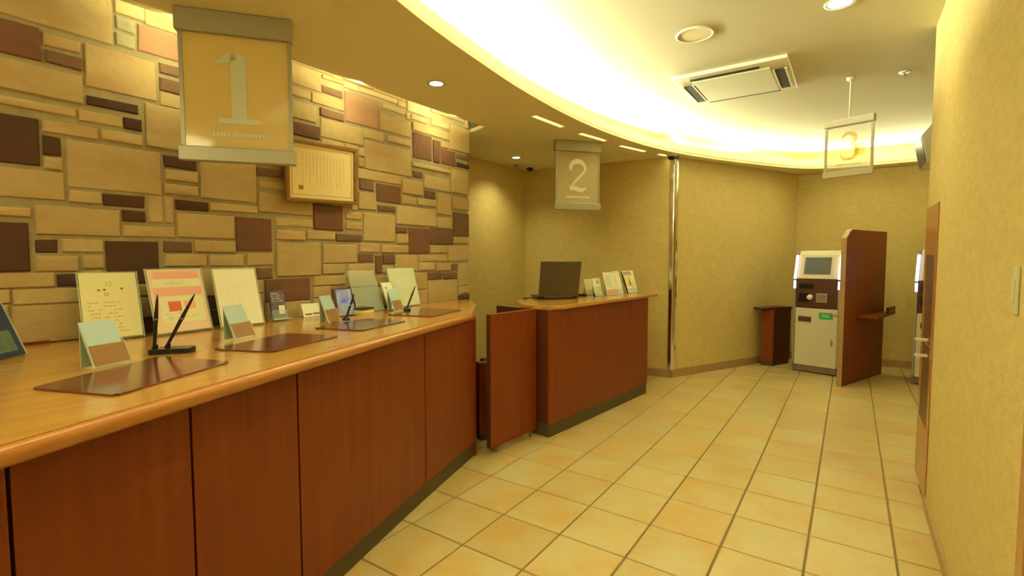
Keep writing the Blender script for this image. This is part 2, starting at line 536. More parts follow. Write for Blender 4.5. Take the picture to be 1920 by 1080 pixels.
# stone wall
bm = B(); box2(bm, (-2.98, -1.2, 0), (-2.839, 3.455, ZH))
wl = struct(obj('wall_left', bm, 'mortar'))
bm = B(); box2(bm, (-3.7, -2.1, 0), (-2.9, -1.2, ZH)); struct(obj('wall_left', bm, 'wallpaper'))
bm = B(); box2(bm, (-3.6, 2.0, 0), (-2.98, 2.1, ZL)); struct(obj('wall_staff', bm, 'wallpaper'))
STONES = '400,897,2316,2603,t 400,645,2161,2293,r 660,776,2237,2284,t 664,780,2165,2217,b 400,776,2019,2139,t 794,1063,2106,2289,t 913,985,2397,2455,g 910,982,2323,2377,g 999,1259,2330,2447,p 1084,1256,2251,2296,b 1081,1253,2166,2224,b 1079,1250,2093,2157,t 796,983,2023,2063,d 400,748,1956,1989,t 400,625,1725,1917,d 640,823,1874,1920,t 762,920,1948,1992,t 928,995,1946,1996,d 839,997,1878,1925,t 1014,1243,1883,2085,t 638,693,1779,1854,d 637,695,1718,1767,t 713,1069,1652,1853,t 400,699,1588,1704,t 715,825,1585,1632,t 835,993,1582,1632,d 906,992,1516,1563,d 1016,1071,1515,1639,t 1081,1116,1513,1645,t 908,1118,1443,1491,t 400,587,1511,1542,t 400,576,1284,1481,d 604,891,1438,1558,t 598,665,1361,1413,d 685,824,1367,1418,t 596,733,1283,1346,t 749,825,1291,1347,t 836,1044,1216,1416,d 400,652,1217,1274,t 663,734,1214,1266,d 519,743,1144,1204,t 400,508,1155,1209,t 517,744,979,1136,t 400,501,989,1147,t 751,1042,1156,1208,t 760,1038,1055,1148,g 927,1035,956,1047,d 1070,1297,1140,1277,t 1251,1358,1067,1131,d 1256,1354,963,1059,d 1086,1230,1795,1848,d 1089,1235,1733,1780,t 1085,1235,1661,1709,t 1253,1543,1656,1879,t 1558,1713,1818,1858,b 1564,1756,1747,1789,t 1559,1904,1609,1716,t 1130,1282,1587,1632,d 1295,1547,1596,1633,t 1137,1413,1446,1565,t 1426,1631,1379,1566,r 1662,1902,1532,1579,t 1660,1844,1452,1503,t 1864,2066,1459,1513,t 1070,1195,1370,1420,b 1212,1414,1372,1427,t 1074,1262,1297,1354,t 1282,1461,1297,1355,t 1484,1634,1298,1363,t 1534,1628,1222,1280,b 1658,1950,1232,1431,t 1584,1871,1077,1210,r 1585,1867,946,1069,t 1310,1520,1225,1284,t 1973,2235,1310,1427,t 1969,2135,1238,1294,t 1901,2139,1165,1223,t 1899,2020,1086,1155,t 1897,2025,965,1076,t 2038,2260,1014,1136,r 2163,2396,1144,1296,t 2281,2575,986,1126,t 2254,2384,1311,1369,b 2404,2456,1234,1355,r 2471,2581,1299,1363,b 1914,2127,1525,1681,r 2155,2285,1607,1649,t 2156,2283,1540,1579,t 2076,2284,1455,1500,b 2305,2589,1461,1655,t 2267,2434,1382,1439,t 2462,2724,1383,1433,t 2263,2412,1684,1796,t 2276,2394,1820,1886,b 2425,2653,1751,1875,r 2435,2599,1683,1720,b 2266,2656,1894,1958,t 2270,2316,2049,2100,t 2268,2314,1972,2030,t 2328,2768,1966,2165,t 1977,2308,2121,2238,t 2532,2766,2194,2240,t 2466,2768,2267,2388,t 2487,2709,2423,2462,t 2167,2453,2261,2457,p 2281,2630,2486,2517,y 2733,2976,2464,2540,y 2994,3206,2420,2464,t 2996,3402,2521,2545,t 2787,3205,2332,2393,t 2791,2995,2125,2316,r 3014,3090,2123,2299,r 3111,3291,2127,2244,r 3106,3204,2261,2304,t 3227,3473,2267,2469,t 3310,3473,2202,2235,b 3309,3472,2131,2162,d 1785,1982,2400,2517,t 1998,2159,2493,2511,t 2168,2271,2482,2520,y 1996,2148,2400,2444,b 1781,1909,2331,2377,t 1918,2155,2321,2379,t 1779,1943,2197,2297,t 1979,2153,2251,2299,b 1782,1967,2095,2171,r 2781,3222,2054,2083,t 2789,2887,1974,2018,b 2676,2885,1835,1938,t 2905,3220,1901,2002,t 3236,3462,1900,2097,t 2916,3029,1824,1881,b 2673,2816,1753,1805,t 2834,3040,1760,1813,t 3055,3224,1704,1875,t 3247,3461,1763,1868,t 2613,3038,1599,1732,t 3052,3230,1591,1678,t 3255,3462,1536,1733,b 2602,2715,1532,1572,b 2617,2723,1455,1522,t 2738,2953,1379,1575,r 2969,3242,1457,1582,b 3256,3466,1469,1521,t 2973,3169,1387,1444,t 3190,3460,1316,1449,t 2589,2819,1239,1363,t 2842,3168,1313,1365,t 2837,3007,1244,1304,t 3046,3216,1235,1296,t 3229,3300,1238,1290,b 3317,3458,1098,1294,t 2783,2918,1094,1223,t 2942,3103,1167,1219,b 3124,3294,1164,1219,b 2941,3301,964,1156,t 3320,3457,1024,1090,t 3319,3465,955,1009,d 2822,2916,960,1086,t 2934,3460,894,947,t -1200,-1024,860,986,t -1200,-844,990,1166,t -1200,-1084,1170,1236,t -1200,-844,1240,1456,t -1200,-1084,1460,1546,t -1200,-944,1550,1676,t -1200,-1084,1680,1806,t -1200,-1084,1810,1936,t -1200,-1024,1940,2026,t -1200,-944,2030,2156,t -1200,-944,2160,2336,t -1200,-1024,2340,2426,t -1200,-844,2430,2556,t -1200,-944,2560,2616,t -1080,-824,1170,1226,t -1080,-724,1460,1536,b -1080,-824,1680,1856,r -1080,-904,1860,1926,t -1020,-764,860,926,t -1020,-904,930,976,t -1020,-664,1930,2016,t -1020,-844,2340,2406,t -940,-684,1540,1626,t -940,-584,1630,1666,t -940,-684,2020,2086,t -940,-684,2090,2156,d -940,-684,2160,2286,t -940,-584,2290,2326,t -940,-764,2560,2616,t -900,-784,930,976,t -900,-544,1860,1916,d -840,-664,980,1156,t -840,-484,1230,1446,t -840,-584,2330,2396,t -840,-584,2400,2546,t -820,-464,1160,1216,t -820,-464,1670,1846,r -780,-664,930,966,t -760,-404,860,916,t -760,-584,2550,2616,t -720,-604,1450,1516,t -680,-564,1520,1616,b -680,-564,2020,2236,t -680,-564,2240,2276,t -660,-544,920,1096,t -660,-484,1100,1146,t -660,-304,1920,2006,t -600,-424,1450,1506,d -580,-224,1620,1656,t -580,-324,2280,2366,t -580,-224,2370,2586,t -560,-304,1510,1576,t -560,-304,2010,2226,r -560,-204,2230,2266,t -540,-364,920,1046,t -540,-364,1050,1086,t -540,-184,1850,1906,r -480,-224,1090,1146,d -480,-304,1220,1346,t -480,-364,1350,1436,t -460,-104,1150,1206,t -460,-104,1660,1836,b -420,-64,1440,1496,t -400,-44,860,906,t -360,-184,910,976,d -360,-184,980,1076,t -360,-244,1350,1416,t -320,-204,2270,2336,d -300,56,1210,1336,d -300,56,1500,1566,t -300,-124,1570,1606,d -300,-124,1910,2036,t -300,-44,2040,2216,t -240,16,1340,1426,b -220,36,1080,1136,t -220,-44,1610,1646,t -220,36,2340,2556,t -220,36,2560,2616,t -200,-24,2220,2326,t -180,-64,910,996,t -180,176,1000,1066,t -180,76,1840,1896,b -120,-4,1900,2026,t -100,16,1140,1196,t -100,76,1650,1826,t -60,56,910,986,t -60,196,1430,1486,t -40,76,860,896,t -40,136,1570,1636,b -40,316,2030,2156,t -40,216,2160,2206,d -20,236,2210,2326,t 0,356,1900,2016,t 20,276,1140,1196,t 20,276,1340,1406,t 40,156,1070,1126,t 40,156,2330,2546,t 40,216,2550,2616,d 60,236,900,986,t 60,316,1200,1326,t 60,176,1490,1556,t 80,336,1640,1726,t 80,336,1730,1856,t 140,316,1560,1626,r 160,336,1070,1126,t 160,336,2330,2456,t 160,386,2460,2536,t 180,296,990,1056,r 180,386,1500,1546,t 200,316,1410,1486,t 220,386,2160,2196,d 220,386,2540,2606,r 240,496,860,976,t 240,356,2200,2316,t 280,386,1130,1186,t 280,386,1330,1396,d 300,386,980,1056,b 320,386,1190,1316,t 320,386,1400,1466,d 320,386,1550,1626,t 320,386,2020,2146,t 340,386,1060,1116,t 340,386,1630,1806,t 340,386,1810,1886,t 340,386,2320,2446,t 500,676,860,966,t 680,1036,860,936,t 750,816,1220,1276,t 760,876,940,1036,t 910,1026,2470,2556,t 910,1026,2560,2616,t 1030,1206,2460,2616,t 1040,1216,860,936,t 1050,1166,950,1076,t 1050,1226,1080,1126,t 1170,1236,950,1036,t 1210,1466,2460,2586,t 1220,1396,860,926,t 1260,1376,1890,1956,t 1260,1616,1960,2086,t 1260,1436,2090,2146,t 1270,1386,2150,2216,t 1270,1386,2220,2346,t 1270,1386,2350,2436,t 1310,1566,1140,1206,t 1370,1486,930,1126,t 1380,1736,1890,1946,t 1390,1646,2150,2276,t 1390,1506,2280,2366,t 1390,1646,2370,2436,t 1400,1756,860,916,t 1440,1696,2090,2136,t 1470,1726,2440,2526,t 1470,1586,2530,2616,t 1490,1566,930,996,t 1490,1566,1000,1066,t 1490,1566,1070,1126,t 1510,1686,2280,2356,t 1590,1946,2530,2596,t 1620,1736,1950,2036,t 1620,1736,2040,2076,t 1650,1766,2140,2266,t 1650,1766,2360,2426,t 1690,1766,2270,2346,t 1700,1766,2080,2126,t 1730,1986,1800,1866,t 1730,1766,2430,2496,t 1740,1996,1870,2066,t 1760,1936,860,926,t 1770,2026,1730,1786,t 1940,2056,860,946,t 1950,2066,2530,2596,t 1980,2156,2070,2106,t 1990,2166,1790,1856,t 2000,2246,1880,1946,t 2000,2116,1950,2036,t 2030,2206,1690,1776,t 2040,2156,950,996,t 2060,2416,860,926,t 2070,2146,2520,2606,t 2120,2246,1950,2016,t 2120,2236,2020,2056,t 2150,2406,2530,2616,t 2160,2516,930,966,t 2160,2256,2060,2106,t 2170,2246,1780,1866,t 2210,2246,1670,1766,t 2320,2496,2180,2246,t 2410,2666,1140,1206,t 2410,2666,2530,2616,t 2420,2776,860,916,t 2470,2576,1230,1286,t 2520,2636,920,966,t 2590,2706,970,1126,t 2640,2716,2480,2516,t 2660,2776,920,956,t 2670,2766,1130,1226,t 2670,2716,2520,2616,t 2710,2806,960,1076,t 2710,2766,1080,1116,t 2720,2766,2400,2446,t 2720,2896,2550,2616,t 2770,2946,2410,2446,t 2780,2916,880,946,t 2900,2976,2550,2616,t 2980,3096,2560,2616,t 3100,3216,2560,2616,t 3220,3456,2560,2616,t 3420,3456,2480,2546,t'


def stone_bm(y0, y1, z0, z1, bm=None):
    bm = bm or B()
    pr = random.uniform(0.0, 0.007)
    y0 -= 0.0022; y1 += 0.0022; z0 -= 0.0022; z1 += 0.0022
    xf, xb = -2.832+pr, -2.850
    c = 0.0045
    j = lambda s=0.0022: random.uniform(-s, s)
    corners = [(y0, z0), (y1, z0), (y1, z1), (y0, z1)]
    jit = [(j(), j()) for _ in corners]
    bk = [bm.verts.new((xb, y+a, z+b)) for (y, z), (a, b) in zip(corners, jit)]
    md = [bm.verts.new((xf-c*1.3, y+a, z+b)) for (y, z), (a, b) in zip(corners, jit)]
    cy, cz = (y0+y1)/2, (z0+z1)/2
    fr = [bm.verts.new((xf+j(0.002), y+a+math.copysign(c, cy-y), z+b+math.copysign(c, cz-z))) for (y, z), (a, b) in zip(corners, jit)]
    for A_, B_ in ((bk, md), (md, fr)):
        for i in range(4):
            bm.faces.new((A_[i], A_[(i+1) % 4], B_[(i+1) % 4], B_[i]))
    cen = bm.verts.new((xf+random.uniform(0, 0.004), cy+j(0.02), cz+j(0.01)))
    for i in range(4):
        bm.faces.new((fr[i], fr[(i+1) % 4], cen))
    return bm


beyond = {}
for s in STONES.split():
    y0, y1, z0, z1, c = s.split(',')
    y0, y1, z0, z1 = [int(v)/1000 for v in (y0, y1, z0, z1)]
    if y1 < 0.45 or z0 > 2.50:
        beyond[c] = stone_bm(y0, y1, z0, z1, beyond.get(c))
    else:
        obj('stone', stone_bm(y0, y1, z0, z1), 'stone_'+c, wl)
for c, b in beyond.items():
    o = obj('stones', b, 'stone_'+c, wl); o['kind'] = 'stuff'

# baseboards
def skirting(name, a, b, h=0.09, th=0.014, m='pale_wood'):
    a = Vector(a); b = Vector(b); n = (b-a).normalized(); n = Vector((n.y, -n.x))*th
    bm = B(); prism(bm, [tuple(a), tuple(b), tuple(b+n), tuple(a+n)], 0, h)
    return struct(obj(name, bm, m))


skirting('baseboard_rear_left', S0, P)
skirting('baseboard_angled', P, Q)
skirting('baseboard_back', Q, (2.2, 7.63))
skirting('baseboard_right', (0.374, 3.39), (0.374, 1.73), 0.055)
skirting('baseboard_right', (0.53, 3.905), (0.374, 3.905), 0.055)

# ------------------------------------------------------------------ ceiling fittings
def downlight(x, y, z, label, r=0.055):
    t = thing('downlight', label, 'ceiling light', (x, y, z))
    bm = B(); lathe(bm, [(r, -0.001), (r+0.004, -0.005), (r-0.012, -0.005), (r-0.014, -0.001)], 28)
    obj('trim_ring', bm, 'cream_plastic', t, smooth=True)
    bm = B(); lathe(bm, [(r-0.013, -0.001), (r-0.013, -0.004)], 28)
    obj('lens', bm, 'lamp_glow', t)
    return t


downlight(*DOWN[0], 'round lit downlight in the lowered ceiling nearest the stone wall')
downlight(*DOWN[1], 'round lit downlight in the recess behind the far counter, left of the hanging 2 sign')
downlight(*DOWN[2], 'added unseen fill downlight over the left end of the long counter')
downlight(*DOWN[3], 'added unseen fill downlight over the lobby behind the camera')
downlight(*DOWN_H[0], 'lit downlight in the main ceiling at the top edge, above the ceiling cassette', 0.07)

t = thing('ceiling_speaker', 'round flat ceiling disc beside the air conditioner cassette', 'speaker', (-0.83, 3.20, ZH))
bm = B(); lathe(bm, [(0.112, 0), (0.112, -0.004), (0.107, -0.007), (0.100, -0.007), (0.097, -0.003), (0.097, 0)], 40)
obj('rim', bm, 'white_metal', t, smooth=True)
bm = B(); lathe(bm, [(0.096, -0.001), (0.096, -0.004)], 40)
obj('grille', bm, 'plaster_low', t)

# ceiling cassette air conditioner
t = thing('air_conditioner', 'white ceiling cassette air conditioner with dark air slots', 'air conditioner', (-0.775, 4.20, ZH))
hx, hy = 0.385, 0.37
bm = B()
prism(bm, [(-hx, -hy), (hx, -hy), (hx, hy), (-hx, hy)], -0.028, -0.001)
obj('frame', bm, 'white_metal', t, 0.008)
for sx in (-1, 1):
    x = sx*(hx-0.07)
    bm = B(); box2(bm, (x-0.032, -0.17, -0.034), (x+0.032, 0.27, -0.027))
    v = obj('vent', bm, 'mouth', t)
    bm = B()
    for e in (-0.038, 0.038):
        box2(bm, (x+e-0.006, -0.18, -0.036), (x+e+0.006, 0.28, -0.027))
    obj('vent_rim', bm, 'white_metal', v)
part('center_panel', (-0.262, -0.245, -0.035), (0.262, 0.31, -0.027), 'cream_plastic', t, 0.004)
part('slot', (-0.27, -0.30, -0.031), (0.20, -0.265, -0.027), 'mouth', t)
part('slot', (-0.27, 0.33, -0.031), (0.27, 0.342, -0.027), 'mouth', t)

# access hatch outline in the lowered ceiling
t = thing('access_hatch', 'square access hatch set in the lowered ceiling right of the 2 sign', 'ceiling hatch', (-2.27, 4.98, ZL), math.radians(-12))
bm = B()
for a, b in (((-0.225, -0.225), (0.225, -0.21)), ((-0.225, 0.21), (0.225, 0.225)), ((-0.225, -0.21), (-0.21, 0.21)), ((0.21, -0.21), (0.225, 0.21))):
    box2(bm, (*a, -0.004), (*b, 0))
obj('frame', bm, 'fascia', t)
part('panel', (-0.205, -0.205, -0.002), (0.205, 0.205, 0), 'plaster_low', t)

# dome cameras
def dome(x, y, z, label):
    t = thing('dome_camera', label, 'security camera', (x, y, z))
    bm = B(); lathe(bm, [(0.055, 0), (0.055, -0.018), (0.046, -0.026)], 24); obj('base', bm, 'white_metal', t, smooth=True)
    bm = B(); lathe(bm, [(0.042, -0.026), (0.040, -0.040), (0.032, -0.054), (0.018, -0.063), (0.004, -0.066)], 24)
    obj('dome', bm, 'black', t, smooth=True)


dome(-3.22, 5.10, ZL, 'small dark dome camera on the ceiling left of the 2 sign')
dome(-1.62, 5.40, ZL, 'small dark dome camera on the ceiling beside the chrome corner post')
t = thing('motion_sensor', 'tiny sensor box on the ceiling left of the dome camera', 'sensor', (-3.32, 4.95, ZL))
bm = B(); lathe(bm, [(0.035, 0), (0.035, -0.02), (0.02, -0.03)], 16); obj('body', bm, 'sign_metal', t, smooth=True)

t = thing('sprinkler', 'small sprinkler head in the main ceiling near the right wall', 'sprinkler', (0.28, 4.70, ZH))
bm = B(); lathe(bm, [(0.035, 0), (0.033, -0.006), (0.012, -0.008)], 18); obj('escutcheon', bm, 'white_metal', t, smooth=True)
bm = B(); tube(bm, (0, 0, -0.006), (0, 0, -0.03), 0.006); lathe(bm, [(0.004, -0.03), (0.018, -0.032), (0.018, -0.034)], 14); obj('head', bm, 'grey_metal', t)

# chrome corner post
t = thing('corner_post', 'tall chrome corner guard on the wall corner behind the far counter', 'corner post', (P.x, P.y, 0.09))
bm = B()
prism(bm, [(-0.045, -0.014), (-0.03, -0.03), (0.012, -0.03), (0.035, -0.012), (0.045, 0.02), (0.02, 0.035), (0.0, 0.0), (-0.042, 0.0)], 0.0, ZL-0.09-0.03)
obj('post', bm, 'chrome', t, 0.004)
bm = B(); prism(bm, [(-0.05, -0.02), (-0.032, -0.036), (0.016, -0.036), (0.042, -0.016), (0.05, 0.024), (0.02, 0.035), (0.0, 0.0), (-0.045, 0.0)], ZL-0.12, ZL-0.09)
obj('cap', bm, 'grey_metal', t)

# monitor hung beyond the end of the right wall
t = thing('ceiling_monitor', 'ceiling-hung monitor just showing past the end of the right wall', 'monitor', (0.419, 5.0, 2.282))
XZ = Matrix(((1, 0, 0, 0), (0, 0, 1, 0), (0, 1, 0, 0), (0, 0, 0, 1)))
bm = B(); prism(bm, [(0.0, 0.0), (0.042, -0.205), (0.17, -0.215), (0.17, 0.10), (0.062, 0.085)], 0, 0.50); bmesh.ops.transform(bm, matrix=XZ, verts=bm.verts)
obj('housing', bm, 'white_metal', t, 0.004)
bm = B(); prism(bm, [(-0.003, -0.003), (0.037, -0.200), (0.040, -0.198), (0.0, -0.002)], 0.03, 0.47); bmesh.ops.transform(bm, matrix=XZ, verts=bm.verts)
obj('screen', bm, 'screen', t)
bm = B(); tube(bm, (0.12, 0.25, 0.09), (0.12, 0.25, ZH-2.282), 0.016); obj('hanger', bm, 'grey_metal', t)

# ------------------------------------------------------------------ hanging number signs
def stroke(bm, pts, ws, th=0.0015, y=-0.0):
    """flat ribbon in the xz plane"""
    n = len(pts)
    L, R_ = [], []
    for i in range(n):
        a = Vector(pts[max(i-1, 0)]); b = Vector(pts[min(i+1, n-1)])
        d = (b-a).normalized(); nn = Vector((-d.y, d.x))*ws[i]/2
        p = Vector(pts[i]); L.append(p+nn); R_.append(p-nn)
    vs = [[bm.verts.new((p.x, y+o, p.y)) for p in S_] for S_ in (L, R_) for o in (0, -th)]
    for i in range(n-1):
        for a, b in ((0, 1), (1, 3), (3, 2), (2, 0)):
            bm.faces.new((vs[a][i], vs[a][i+1], vs[b][i+1], vs[b][i]))
    for k in (0, -1):
        bm.faces.new((vs[0][k], vs[1][k], vs[3][k], vs[2][k]))


def digit(n, s):
    bm = B()
    if n == 1:
        stroke(bm, [(0.02*s, 0.5*s), (0.02*s, -0.42*s)], [0.20*s, 0.20*s])
        stroke(bm, [(-0.30*s, 0.36*s), (-0.14*s, 0.42*s), (-0.05*s, 0.50*s)], [0.02*s, 0.12*s, 0.16*s])
        stroke(bm, [(-0.26*s, -0.46*s), (0.30*s, -0.46*s)], [0.08*s, 0.08*s])
    elif n == 2:
        pts, ws = [], []
        for k in range(15):
            a = math.radians(200-k*17)
            pts.append((0.25*s*math.cos(a), 0.24*s+0.22*s*math.sin(a))); ws.append((0.07+0.09*math.sin(math.pi*min(1, k/12)))*s)
        pts += [(-0.08*s, -0.16*s), (-0.27*s, -0.40*s)]; ws += [0.08*s, 0.05*s]
        stroke(bm, pts, ws)
        stroke(bm, [(-0.28*s, -0.42*s), (-0.10*s, -0.38*s), (0.12*s, -0.45*s), (0.30*s, -0.36*s)], [0.07*s, 0.15*s, 0.14*s, 0.03*s])
    else:
        for cz, r, a0, a1 in ((0.25, 0.21, 170, -80), (-0.20, 0.26, 80, -170)):
            pts, ws = [], []
            for k in range(14):
                a = math.radians(a0+(a1-a0)*k/13)
                pts.append((r*1.05*s*math.cos(a), cz*s+r*s*math.sin(a))); ws.append((0.05+0.10*math.sin(math.pi*k/13))*s)
            stroke(bm, pts, ws)
    return bm


def hang_sign(a, b, zt, ph, num, label, bar=0.10, low=0.065, glass='frosted', metal='sign_metal'):
    a = Vector(a); b = Vector(b)
    m = (a+b)/2; L = (b-a).length
    t = thing('counter_number_sign', label, 'hanging sign', (m.x, m.y, zt), math.atan2((b-a).y, (b-a).x), 'hanging counter number signs')
    w = L/2
    part('top_bar', (-w, -0.03, -bar), (w, 0.03, -0.001), metal, t, 0.004)
    part('bottom_bar', (-w*1.01, -0.022, -bar-ph-low), (w*1.01, 0.022, -bar-ph), metal, t, 0.004)
    gl = part('panel', (-w*0.90, -0.004, -bar-ph), (w*0.90, 0.004, -bar), glass, t)
    for sx in (-1, 1):
        part('side_rail', (sx*w*0.93-0.008, -0.008, -bar-ph), (sx*w*0.93+0.008, 0.008, -bar), metal, t)
    bm = digit(num, ph*0.62)
    bmesh.ops.transform(bm, matrix=Matrix.Translation((0.0, -0.0045, -bar-ph*0.47)), verts=bm.verts)
    obj('numeral', bm, {'frosted': 'numeral', 'frosted_lit': 'numeral_grey', 'frosted_clear': 'numeral_clear'}[glass], gl)
    bm = B()
    random.seed(num)
    x = -w*0.5
    while x < w*0.5:
        ww = random.uniform(0.006, 0.014)
        box2(bm, (x, -0.006, -bar-ph*0.90), (x+ww, -0.0042, -bar-ph*0.86)); x += ww+0.005
    obj('lettering', bm, {'frosted': 'numeral', 'frosted_lit': 'numeral_grey', 'frosted_clear': 'numeral_clear'}[glass], gl)
    return t


hang_sign((-2.521, 1.031), (-2.218, 1.407), ZL, 0.505, 1, 'large frosted hanging sign with numeral 1, nearest, over the long counter', glass='frosted_lit')
hang_sign((-2.335, 4.131), (-2.035, 4.492), ZL, 0.485, 2, 'frosted hanging sign with numeral 2 over the far counter')
s3 = hang_sign((-0.201, 4.657), (0.114, 4.563), 2.40, 0.335, 3, 'frosted hanging sign with numeral 3 before the bright ceiling cove', 0.055, 0.05, 'frosted_clear', 'white_metal')
bm = B(); box2(bm, (0.035, 0.0045, -0.30), (0.105, 0.0065, -0.20)); obj('yellow_patch', bm, 'numeral_clear', s3)
bm = B(); tube(bm, (0, 0, 0), (0, 0, ZH-2.40), 0.006); lathe(bm, [(0.03, ZH-2.40-0.001), (0.028, ZH-2.40-0.02), (0.01, ZH-2.40-0.03)], 16)
bm.normal_update()
obj('suspension_rod', bm, 'cream_plastic', s3)

# ------------------------------------------------------------------ long reception counter
ZC = 0.975
C1 = thing('reception_counter', 'long curved wooden reception counter with pale top along the stone wall', 'counter', (0, 0, 0))


def ys(a, b, n=8):
    return [a+(b-a)*i/n for i in range(n+1)]


def c1_top(dx, y0=-0.10, y1=2.54, n=26):
    front = [(edge(y)+dx, y) for y in ys(y0, y1, n)]
    return front


fr = c1_top(-0.030)
bm = B(); prism(bm, fr+[(-2.40, 3.02), (-2.815, 3.44), (-2.815, -0.10)], ZC-0.035, ZC)
obj('countertop', bm, 'top_wood', C1)
# rounded wooden nosing along the front
n_ = 26
Y_ = ys(-0.10, 2.54, n_)
bm = B()
prof = [(-0.031, ZC-0.001), (-0.012, ZC+0.0005), (-0.003, ZC-0.006), (0, ZC-0.020), (-0.003, ZC-0.034), (-0.012, ZC-0.042), (-0.031, ZC-0.043)]
ringv = [[bm.verts.new((edge(y)+px, y, pz)) for px, pz in prof] for y in Y_]
for i in range(n_):
    for k in range(len(prof)):
        k2 = (k+1) % len(prof)
        bm.faces.new((ringv[i][k], ringv[i+1][k], ringv[i+1][k2], ringv[i][k2]))
bm.faces.new(ringv[0]); bm.faces.new(ringv[-1])
obj('nosing', bm, 'edge_wood', C1, smooth=True)
part('upstand', (-2.825, 0.0, ZC), (-2.812, 0.62, ZC+0.012), 'panel_wood', C1)


def panel(y0, y1, gap=0.0035):
    Y = ys(y0+gap, y1-gap, 6)
    bm = B(); prism(bm, [(face(y), y) for y in Y]+[(face(y, 0.022), y) for y in reversed(Y)], 0.10, ZC-0.043)
    return obj('front_panel', bm, 'panel_wood', C1, 0.0015)


for a, b in ((0.02, 0.23), (0.23, 0.616), (0.616, 1.018), (1.018, 1.93), (1.93, 2.585)):
    panel(a, b)
Y = ys(0.03, 2.575, 12)
bm = B(); prism(bm, [(face(y, 0.024), y) for y in Y]+[(face(y, 0.05), y) for y in reversed(Y)], 0.0, ZC-0.036)
obj('carcass', bm, 'dark_wood', C1)
Y = ys(0.04, 2.56, 12)
bm = B(); prism(bm, [(face(y, 0.016), y) for y in Y]+[(face(y, 0.023), y) for y in reversed(Y)], 0.001, 0.10)
obj('kick_plate', bm, 'kick', C1)
part('end_panel', (-2.78, 0.03, 0.0), (face(0.03, 0.03), 0.055, ZC-0.036), 'panel_wood', C1)
bm = B(); prism(bm, [(-2.06, 2.585), (-2.08, 2.565), (-2.45, 2.98), (-2.44, 2.99)], 0.0, ZC-0.036)
obj('end_panel', bm, 'panel_wood', C1)

# ------------------------------------------------------------------ swing gate and low cupboard between the counters
t = thing('swing_gate', 'reddish wooden swing gate panel between the two counters', 'gate', (-1.967, 2.627, 0.0))
ang = Vector((-1.92+1.967, 3.135-2.627)); L_ = ang.length; az = math.atan2(ang.y, ang.x)
t.rotation_euler = (0, 0, az)
part('gate_panel', (0, 0, 0.05), (L_, 0.035, 0.962), 'panel_wood', t, 0.002)
part('edge_strip', (-0.004, -0.0005, 0.05), (0, 0.0355, 0.962), 'dark_wood', t)
bm = B(); tube(bm, (L_*0.9, 0.018, 0.0), (L_*0.9, 0.018, 0.05), 0.012); obj('pivot', bm, 'grey_metal', t)

t = thing('low_cupboard', 'low dark wooden cupboard behind the swing gate', 'cupboard', (-2.20, 2.83, 0), math.atan2(0.115, 0.058)+0.0)
part('body', (-0.02, 0, 0.05), (0.062, 0.065, 0.575), 'panel_wood', t, 0.003)
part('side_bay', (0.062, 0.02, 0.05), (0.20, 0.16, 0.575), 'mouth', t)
part('kick_plate', (-0.015, -0.005, 0.001), (0.20, 0.085, 0.05), 'kick', t)

# ------------------------------------------------------------------ far counter
Z2 = 0.985
C2 = thing('far_counter', 'shorter wooden counter with a pale top under the 2 sign', 'counter', (0, 0, 0))
A_ = Vector((-1.81, 3.14)); D_ = Vector((-1.634, 4.768)); dd = (D_-A_).normalized(); nn = Vector((-dd.y, dd.x))
cA = (-1.79, 3.20)
bm = B()
top2 = [(-1.815, 3.16), (-1.767, 3.27), (-1.60, 4.95), (-1.625, 5.00), (-2.05, 5.02), (-2.36, 5.02), (-2.36, 3.55), (-2.26, 3.37), (-2.11, 3.22), (-1.95, 3.15)]
prism(bm, top2, Z2-0.03, Z2)
obj('countertop', bm, 'top_wood', C2, 0.006)
E_ = A_+nn*0.42
bm = B(); prism(bm, [tuple(A_), tuple(D_), tuple(D_+nn*0.022), tuple(A_+nn*0.022)], 0.10, Z2-0.03); obj('front_panel', bm, 'panel_wood', C2, 0.002)
bm = B(); a = A_+nn*0.008+dd*0.004; b = D_+nn*0.008-dd*0.004; prism(bm, [tuple(a), tuple(b), tuple(b+nn*0.02), tuple(a+nn*0.02)], 0.001, 0.10); obj('kick_plate', bm, 'kick', C2)
bm = B(); a = A_+nn*0.023+dd*0.01; prism(bm, [tuple(a), tuple(a+dd*0.022), tuple(a+dd*0.022+nn*0.36), tuple(a+nn*0.36)], 0.10, Z2-0.03); obj('side_panel_or_shade_sheet', bm, 'dark_wood', C2)
bm = B(); a = A_+nn*0.03+dd*0.008; prism(bm, [tuple(a), tuple(a+dd*0.02), tuple(a+dd*0.02+nn*0.16), tuple(a+nn*0.16)], 0.001, 0.10); obj('kick_plate', bm, 'kick', C2)
bm = B(); a = D_-dd*0.03+nn*0.023; prism(bm, [tuple(a), tuple(a+dd*0.024), tuple(a+dd*0.024+nn*0.40), tuple(a+nn*0.40)], 0.001, Z2-0.03); obj('side_panel_or_shade_sheet', bm, 'panel_wood', C2)
bm = B(); prism(bm, [(-2.362, 3.235), (-2.36, 3.262), (-2.06, 3.205), (-2.06, 3.175)], 0.60, Z2-0.031); obj('return_panel', bm, 'dark_wood', C2)

